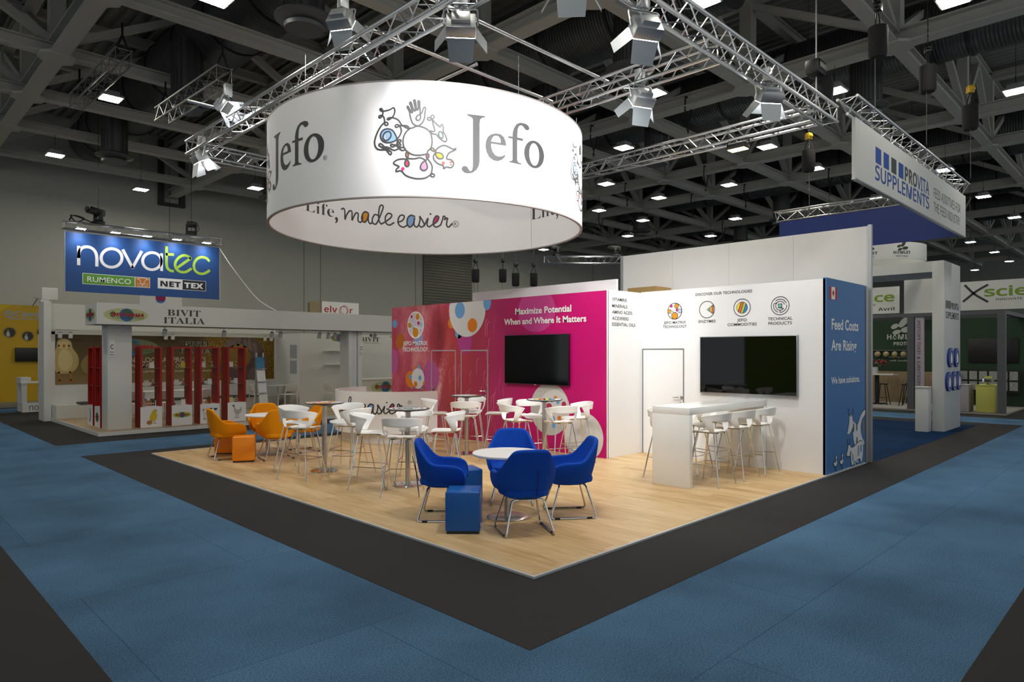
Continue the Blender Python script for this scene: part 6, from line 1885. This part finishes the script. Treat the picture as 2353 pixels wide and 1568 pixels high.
# far signs over the fascia
t = thing('far_sign', 'white box sign with red lettering peeking over the fascia', 'sign', (15.9, 27, 3.5))
bm = B(); box(bm, 15.07, 16.95, 27.0, 27.04, 3.3, 4.2); obj('sign_panel', bm, white, t, True)
bm = B(); box(bm, 15.02, 15.07, 27.0, 28.2, 3.3, 4.2); box(bm, 14.5, 15.02, 27.02, 27.06, 3.3, 4.18); obj('sign_side', bm, mat('board_tan', '#97896a', 0.7), t, True)
p = Print(fy(27.0)); er = mat('print_scarlet', '#b52a1e', 0.6); p.text('elv', 15.18, 3.72, 15.83, .30, er, 1, 'sansb', 0, ref='l'); p.text('r', 16.47, 3.72, 16.62, .21, er, 1, 'sansb', 0, ref='r'); p.ring(16.15, 3.82, .2, .2, .03, er, 1); p.ring(16.2, 3.86, .19, .19, .02, er, 1); p.build('sign_lettering', t)
t = thing('far_sign', 'grey-white sign with a magenta oval and red lettering just under the dark blue sign', 'sign', (8.6, 27.5, 3.4))
bm = B(); box(bm, 7.86, 9.35, 27.5, 27.54, 2.9, 4.6); obj('sign_panel', bm, bw, t, True)
p = Print(fy(27.5)); p.disc(8.58, 4.0, .18, .15, mat('print_plum', '#8a1455', 0.6), 2); p.disc(8.58, 3.93, .17, .14, PC['azure'], 1); p.text('ADDEASY', 8.06, 3.50, 9.16, .2, er, 1, 'sansb', .02); p.disc(9.45, 3.62, .13, .12, navy, 1); p.build('sign_lettering', t)
# white booth floodlight on the end post
t = thing('booth_floodlight', 'small white floodlight box on top of the left booth post', 'floodlight', (4.03, 22.6, 3.33))
bm = B(); box(bm, -.08, .3, -.1, .1, .06, .4, .01); obj('lamp_housing', bm, bw, t)
bm = B(); box(bm, -.1, .1, -.05, .05, 0, .08); obj('lamp_bracket', bm, alu, t)

# ================================================================ stands on the right
gw = mat('frame_white', '#c9ccca', 0.55, 0, .015, 3)
t = thing('portal_frame', 'grey-white portal column and beam with blue round icons on the far right', 'portal frame', (19.4, 4.3, 0))
bm = B(); box(bm, 18.66, 20.3, 4.03, 4.28, 0.006, 4.12, .003); obj('column_body', bm, gw, t, True)
bm = B(); box(bm, 18.66, 20.3, 4.28, 12.0, 3.86, 4.12); obj('portal_beam', bm, gw, t, True)
bm = B(); box(bm, 18.66, 20.3, 12.0, 12.25, 0.006, 4.12); obj('rear_column', bm, gw, t, True)
dkb = mat('print_royal_blue', '#1d3c8c', 0.6)
p = Print(fy(4.03))
for k in range(4):
    p.rect(18.82+k*.13, 2.98, 18.91+k*.13, 3.17, ink, 1)
p.text('PROVITA', 19.36, 2.98, 20.12, .16, ink, 1, 'gill', .02); p.text('SUPPLEMENTS', 18.82, 2.74, 20.14, .16, ink, 1, 'gill', .01); p.build('lettering', t)
for x, z in ((19.15, 1.78), (19.75, 1.78), (18.98, 1.2), (19.5, 1.2), (20.0, 1.2)):
    bm = B(); cyl(bm, (x, 4.03, z), (x, 3.98, z), .235, seg=32); o = obj('icon_disc', bm, dkb, t, True)
    p = Print(fy(3.98)); p.ring(x, z, .2, .2, .012, white_print, 1); p.poly([(x-.07, z-.12), (x+.07, z-.12), (x+.1, z), (x, z+.13), (x-.09, z+.02)], white_print, 1, 3); p.build('icon_print', o)
t = thing('display_plinth', 'plain white plinth beside the portal column', 'plinth', (18.49, 4.42, 0))
bm = B(); box(bm, 18.33, 18.64, 4.29, 4.56, 0.006, 1.06, .003); obj('plinth_body', bm, gw, t, True)
bm = B(); box(bm, 18.31, 18.65, 4.28, 4.57, 1.06, 1.08); obj('plinth_top', bm, gw, t, True)
SY = 3.72
t = thing('hanging_sign', 'long white hanging sign with four squares and two-line supplement lettering', 'hanging sign', (15.5, SY, 4.7))
bm = B(); box(bm, 11.55, 19.3, SY, SY+.06, 4.72, 5.70); obj('sign_panel', bm, gw, t, True)
bm = B(); box(bm, 11.55, 19.3, SY-.004, SY+.064, 4.70, 4.722); obj('bottom_rail', bm, alu_dull, t, True)
p = Print(fy(SY)); sbl = mat('print_sign_blue', '#1d4796', 0.6)
for k, m in enumerate((sbl, sbl, mat('print_slate', '#3b4444', 0.6), sbl)):
    p.rect(12.54+k*.44, 5.17, 12.84+k*.44, 5.44, m, 1)
p.text('PRO', 14.25, 5.17, 15.08, .27, MATS['print_slate'], 1, 'sansb', .01); p.text('VITA', 15.1, 5.17, 15.98, .27, sbl, 1, 'sans', .012); p.text('SUPPLEMENTS', 12.52, 4.88, 15.98, .25, sbl, 1, 'sans', .014)
p.text('FEED ADDITIVES FOR', 16.35, 5.2, 18.75, .2, MATS['print_slate'], 1, 'sans', -.012); p.text('THE FEED INDUSTRY', 16.35, 4.9, 18.7, .2, MATS['print_slate'], 1, 'sans', -.012); p.build('sign_lettering', t)
t = thing('hanging_banner', 'plain dark blue hanging panel facing the stand behind the white sign', 'hanging sign', (19.33, 6, 4.75))
bm = B(); box(bm, 19.31, 19.36, 3.79, 8.3, 4.75, 5.70); obj('sign_panel', bm, mat('panel_royal', '#05276f', 0.6), t, True)
truss('lattice truss carrying the long white hanging sign', (11.4, SY+.08, 5.73), 0, 7.9, 'lattice trusses over other booths', False, .3, .025)
truss('lattice truss carrying the plain dark blue panel', (19.33, 8.4, 5.73), -PI/2, 4.5, 'lattice trusses over other booths', False, .3, .025)
truss('distant lattice truss with a moving light above the ceiling box', (22.2, 20.2, 5.9), -PI/4, 4.0, 'lattice trusses over other booths', True, .3, .025)
moving_head('black moving stage light above the magenta wall', (22.6, 19.8, 6.2), 1.2)
moving_head('black moving stage light above the narrow white wall', (24.5, 17.9, 6.2), .4)
for k, (x, y, z) in enumerate(((17.4, 19.4, 4.9), (18.13, 18.64, 4.9), (18.5, 18.3, 4.75), (19.0, 17.8, 4.75))):
    dup(q0, (x, y, z), k, 'small distant black chain bag above the magenta wall, number %d from the left' % (k+1))
# dark green booth
t = thing('booth_platform', 'low grey platform of the dark green booth', 'platform', (26, 4, 0))
bm = B(); box(bm, 24.85, 33, 3.76, 13, .003, .05); obj('platform_floor', bm, mat('booth_floor_pale', '#8f8d86', 0.7), t, True)
dg = mat('frame_dark_grey', '#55565a', 0.5)
t = thing('booth_pergola', 'dark grey square frame around the dark green booth', 'booth frame', (24.9, 4, 0.05))
for y in (3.78, 6.22):
    bm = B(); box(bm, 24.86, 25.06, y, y+.2, .05, 3.08); obj('frame_post', bm, dg, t, True)
bm = B(); box(bm, 24.86, 25.06, 3.78, 13, 3.08, 3.2); box(bm, 25.06, 33, 3.78, 3.98, 3.08, 3.2); obj('frame_beam', bm, dg, t, True)
bm = B(); box(bm, 24.9, 25.0, 5.95, 6.2, .05, 3.07); obj('lilac_panel', bm, mat('panel_lilac', '#b5a9b3', 0.6), t, True)
p = Print(lambda u, v, h: (24.9-h, 6.08-v, u)); p.text('PLASMA VEGETABLE & YEAST PROTEIN', .2, -.05, 2.95, .09, ink, 1, 'sans', .01); p.build('panel_lettering', t)
t = thing('green_wall', 'dark green booth wall with pale leaf logo', 'booth wall', (28.5, 8, 0.05))
bm = B(); box(bm, 28.5, 28.56, 3.8, 13, .05, 3.14); obj('wall_panel', bm, mat('wall_deep_green', '#0f3318', 0.6), t, True)
lp = mat('print_pale_leaf', '#b9bfb8', 0.6)
def leaves(p, cx, cz, s, m):
    for dx, dz, a, rx, ry in ((-.42, .12, .5, .26, .16), (.12, .38, .9, .42, .2), (-.3, -.28, .3, .27, .15), (.35, -.12, .15, .4, .2)):
        p.disc(cx+dx*s, cz+dz*s, rx*s, ry*s, m, 1, 20, a)
p = Print(fx(28.5)); leaves(p, -7.55, 2.85, .55, lp); p.text('HAMLET', -8.05, 2.42, -7.0, .19, lp, 1, 'sansb', .01); p.text('PROTEIN', -7.82, 2.19, -7.1, .13, lp, 1, 'sansb', .01); p.text('Healthy business starts', -8.0, 1.72, -6.8, .06, lp, 1, 'serifi'); p.text('with healthy animals', -7.95, 1.58, -6.8, .06, lp, 1, 'serifi'); p.build('logo_print', t)
bm = B(); box(bm, 28.42, 28.5, 6.9, 8.6, 1.98, 2.02); obj('sample_rail', bm, dg, t, True)
for k in range(5):
    bm = B(); ball(bm, (28.4, 8.35-k*.3, 1.85), .11, 14); obj('sample_globe', bm, mat('sample_grain', '#a3936f', 0.4, 0, .2, 30), t, True)
bm = B(); box(bm, 28.0, 28.5, 5.6, 12, .05, 1.2); obj('timber_bench', bm, wood_mat('bench_timber', ('#6e5f48', '#85745a', '#9a876a'), 'Z', .3), t, True)
t = thing('wall_screen', 'big black screen on the dark green wall', 'screen', (28.45, 4.7, 2)); bm = B(); box(bm, 28.44, 28.5, 3.96, 5.41, 1.56, 2.41, .01); obj('screen_body', bm, black, t, True)
def dark_stool():
    t = thing('wooden_stool', 'x', 'bar stool', (0, 0, 0), 0, 'black bar stools in the dark green booth')
    bm = B(); cyl(bm, (0, 0, .72), (0, 0, .75), .18, seg=20); obj('seat', bm, black, t)
    for sx in (-1, 1):
        for sy in (-1, 1):
            bm = B(); tube(bm, [(sx*.1, sy*.1, .72), (sx*.2, sy*.2, 0)], .016, 6); obj('leg', bm, black, t)
    bm = B(); tube(bm, [(-.17, -.17, .25), (.17, -.17, .25), (.17, .17, .25), (-.17, .17, .25)], .01, 6, True); obj('foot_ring', bm, black, t)
    return t
s0 = None
for x, y, lab in ((26.2, 8.6, 'black bar stool left of the flower table'), (26.4, 7.6, 'black bar stool in front of the flower table column'), (26.3, 6.8, 'black bar stool right of the flower table, nearer one'), (27.2, 6.9, 'black bar stool right of the flower table, farther one')):
    if s0 is None:
        s0 = dark_stool(); s0.location = (x, y, .05); s0['label'] = lab
    else:
        dup(s0, (x, y, .05), 0, lab)
t = thing('flower_table', 'black high table carrying the red flowers', 'bar table', (26.8, 7.9, .05))
bm = B(); box(bm, -.35, .35, -.6, .6, 1.05, 1.09); obj('table_top', bm, gw, t)
bm = B(); box(bm, -.06, .06, -.06, .06, .03, 1.05); obj('column', bm, black, t)
bm = B(); box(bm, -.25, .25, -.25, .25, 0, .03); obj('base', bm, black, t)
t = thing('potted_flowers', 'red flowers in a white square pot on the black high table', 'potted plant', (26.8, 8.0, 1.14))
bm = B(); box(bm, -.11, .11, -.11, .11, 0, .24, .01); obj('pot', bm, gw, t)
bm = B(); rf = random.Random(5)
for k in range(40):
    ball(bm, (rf.uniform(-.3, .3), rf.uniform(-.3, .3), rf.uniform(.26, .42)), .05, 8)
obj('leaves', bm, mat('plant_green', '#2d3d22', 0.7), t)
bm = B()
for k in range(26):
    ball(bm, (rf.uniform(-.32, .32), rf.uniform(-.36, .36), rf.uniform(.34, .5)), .055, 8)
obj('blossoms', bm, mat('blossom_red', '#7c2a2a', 0.7), t)
def block(lab, x0, x1, y0, y1, h, m):
    t = thing('block_counter', lab, 'counter', ((x0+x1)/2, (y0+y1)/2, .05), 0, 'block counters of the dark green booth')
    bm = B(); box(bm, x0, x1, y0, y1, .06, h, .004); obj('counter_body', bm, m, t, True)
    bm = B(); box(bm, x0-.01, x1+.01, y0-.01, y1+.01, h, h+.02); obj('counter_top', bm, m, t, True)
    p = Print(fy(y0)); [p.text(s, x0+.3, h-.2-k*.12, x0+.75, .06, ink, 1, 'gill') for k, s in enumerate(('soy', 'free', 'feed'))]; p.build('counter_lettering', t)
block('pale yellow-green block counter in front of the dark green wall', 25.0, 25.96, 4.04, 4.55, .88, mat('counter_lime', '#b9b95a', 0.6))
block('pale lilac-grey block counter left of the yellow-green one', 24.9, 25.6, 4.72, 5.5, .88, mat('counter_lilac', '#a39ca0', 0.6))
t = thing('cake_stand', 'small glass dome dish on the yellow-green counter', 'dish', (25.4, 4.3, .9))
bm = B(); lathe(bm, [(0, 0), (.08, 0), (.02, .03), (.02, .07), (.16, .09), (0, .09)], 20); obj('stand', bm, mat('counter_lime', '#b9b95a'), t)
bm = B(); lathe(bm, [(.15, .09), (.15, .2), (.08, .27), (0, .28)], 20); obj('dome', bm, mat('clear_glass', '#e8f0ee'), t)
# leaflet wall rack
t = thing('leaflet_rack', 'black rack of leaflets below the big screen in the dark green booth', 'leaflet rack', (28.3, 4.7, .05))
bm = B(); box(bm, 28.3, 28.4, 3.9, 5.7, .5, 1.3); obj('rack_frame', bm, black, t, True)
for k in range(6):
    for r_ in range(2):
        bm = B(); box(bm, 28.27, 28.3, 3.95+k*.29, 4.18+k*.29, .6+r_*.36, .9+r_*.36); obj('leaflet', bm, mat('leaflet_grey', '#8e928e', 0.6, 0, .3, 12), t, True)
# leaf ring banner and green-lettered banners
t = thing('ring_banner', 'small white ring banner with dark leaf logos on the right', 'hanging banner', (27, 8, 5.2))
bm = B(); lathe(bm, [(1.6, 5.16), (1.6, 5.74), (1.57, 5.74), (1.57, 5.16), (1.6, 5.16)], 64, (27, 8, 0)); obj('fabric_skin', bm, gw, t, True)
a0 = math.atan2(-8, -27)
fr_ = lambda u, v, h: (27+(1.6+h)*math.cos(a0+u/1.6), 8+(1.6+h)*math.sin(a0+u/1.6), v)
lk = mat('print_leaf_dark', '#27332a', 0.6)
for s in (-.25, .85):
    p = Print(fr_, .08); leaves(p, s, 5.56, .28, lk); p.text('HAMLET', s-.3, 5.33, s+.3, .1, lk, 1, 'sansb', .01); p.text('PROTEIN', s-.22, 5.22, s+.2, .06, lk, 1, 'sans'); p.build('leaf_logo', t)
for k, a in enumerate((0, 2.1, 4.2)):
    bm = B(); cyl(bm, (27+1.58*math.cos(a), 8+1.58*math.sin(a), 5.74), (27+1.58*math.cos(a), 8+1.58*math.sin(a), 11.0), .006, seg=4); obj('hanging_wire', bm, black, t, True)
sg = mat('print_leaf_green', '#6f8f1e', 0.6)
for y0, y1, lab, u0 in ((2.0, 5.95, 'white banner with a big dark X and green lettering at the right edge', -5.85), (8.03, 12.0, 'white banner with green lettering seen through the portal frame', -11.4)):
    t = thing('hanging_banner', lab, 'hanging banner', (30, (y0+y1)/2, 3.5))
    bm = B(); box(bm, 30, 30.05, y0, y1, 3.5, 4.58); obj('banner_panel', bm, gw, t, True)
    p = Print(fx(30)); p.stroke([(u0, 3.85), (u0+.4, 4.2), (u0+.75, 4.42)], .08, ink, 1); p.stroke([(u0+.05, 4.45), (u0+.35, 4.1), (u0+.75, 3.8)], .08, ink, 1); p.text('science', u0+.65, 4.0, u0+3.2, .36, sg, 1, 'sans', .03, ref='i'); p.text('INNOVATE FOR LIFE', u0+1.0, 3.83, u0+2.5, .08, ink, 1, 'sans', .01); p.text('Avril', u0+2.6, 3.62, u0+3.2, .13, ink, 1, 'sansb'); p.build('banner_lettering', t)
    bm = B(); cyl(bm, (30.02, y0+.3, 4.58), (30.02, y0+.3, 11), .006, seg=4); cyl(bm, (30.02, y1-.3, 4.58), (30.02, y1-.3, 11), .006, seg=4); obj('hanging_wire', bm, black, t, True)
t = thing('hanging_banner', 'plain grey-white panel hanging between portal column and green-lettered banner', 'hanging sign', (27.5, 6.7, 3.2))
bm = B(); box(bm, 27.5, 27.55, 6.2, 7.2, 3.22, 4.6); obj('sign_panel', bm, gw, t, True)
# lime booth wall across the aisle, mirrored in the right screen
t = thing('lime_wall', 'lime green booth wall across the aisle, seen only mirrored in the right screen', 'booth wall', (-4, 10.4, 0))
bm = B(); box(bm, -4.05, -4, 9.0, 12.2, 0, 3.2); obj('wall_panel', bm, mat('wall_lime', '#8fae12', 0.6), t, True)
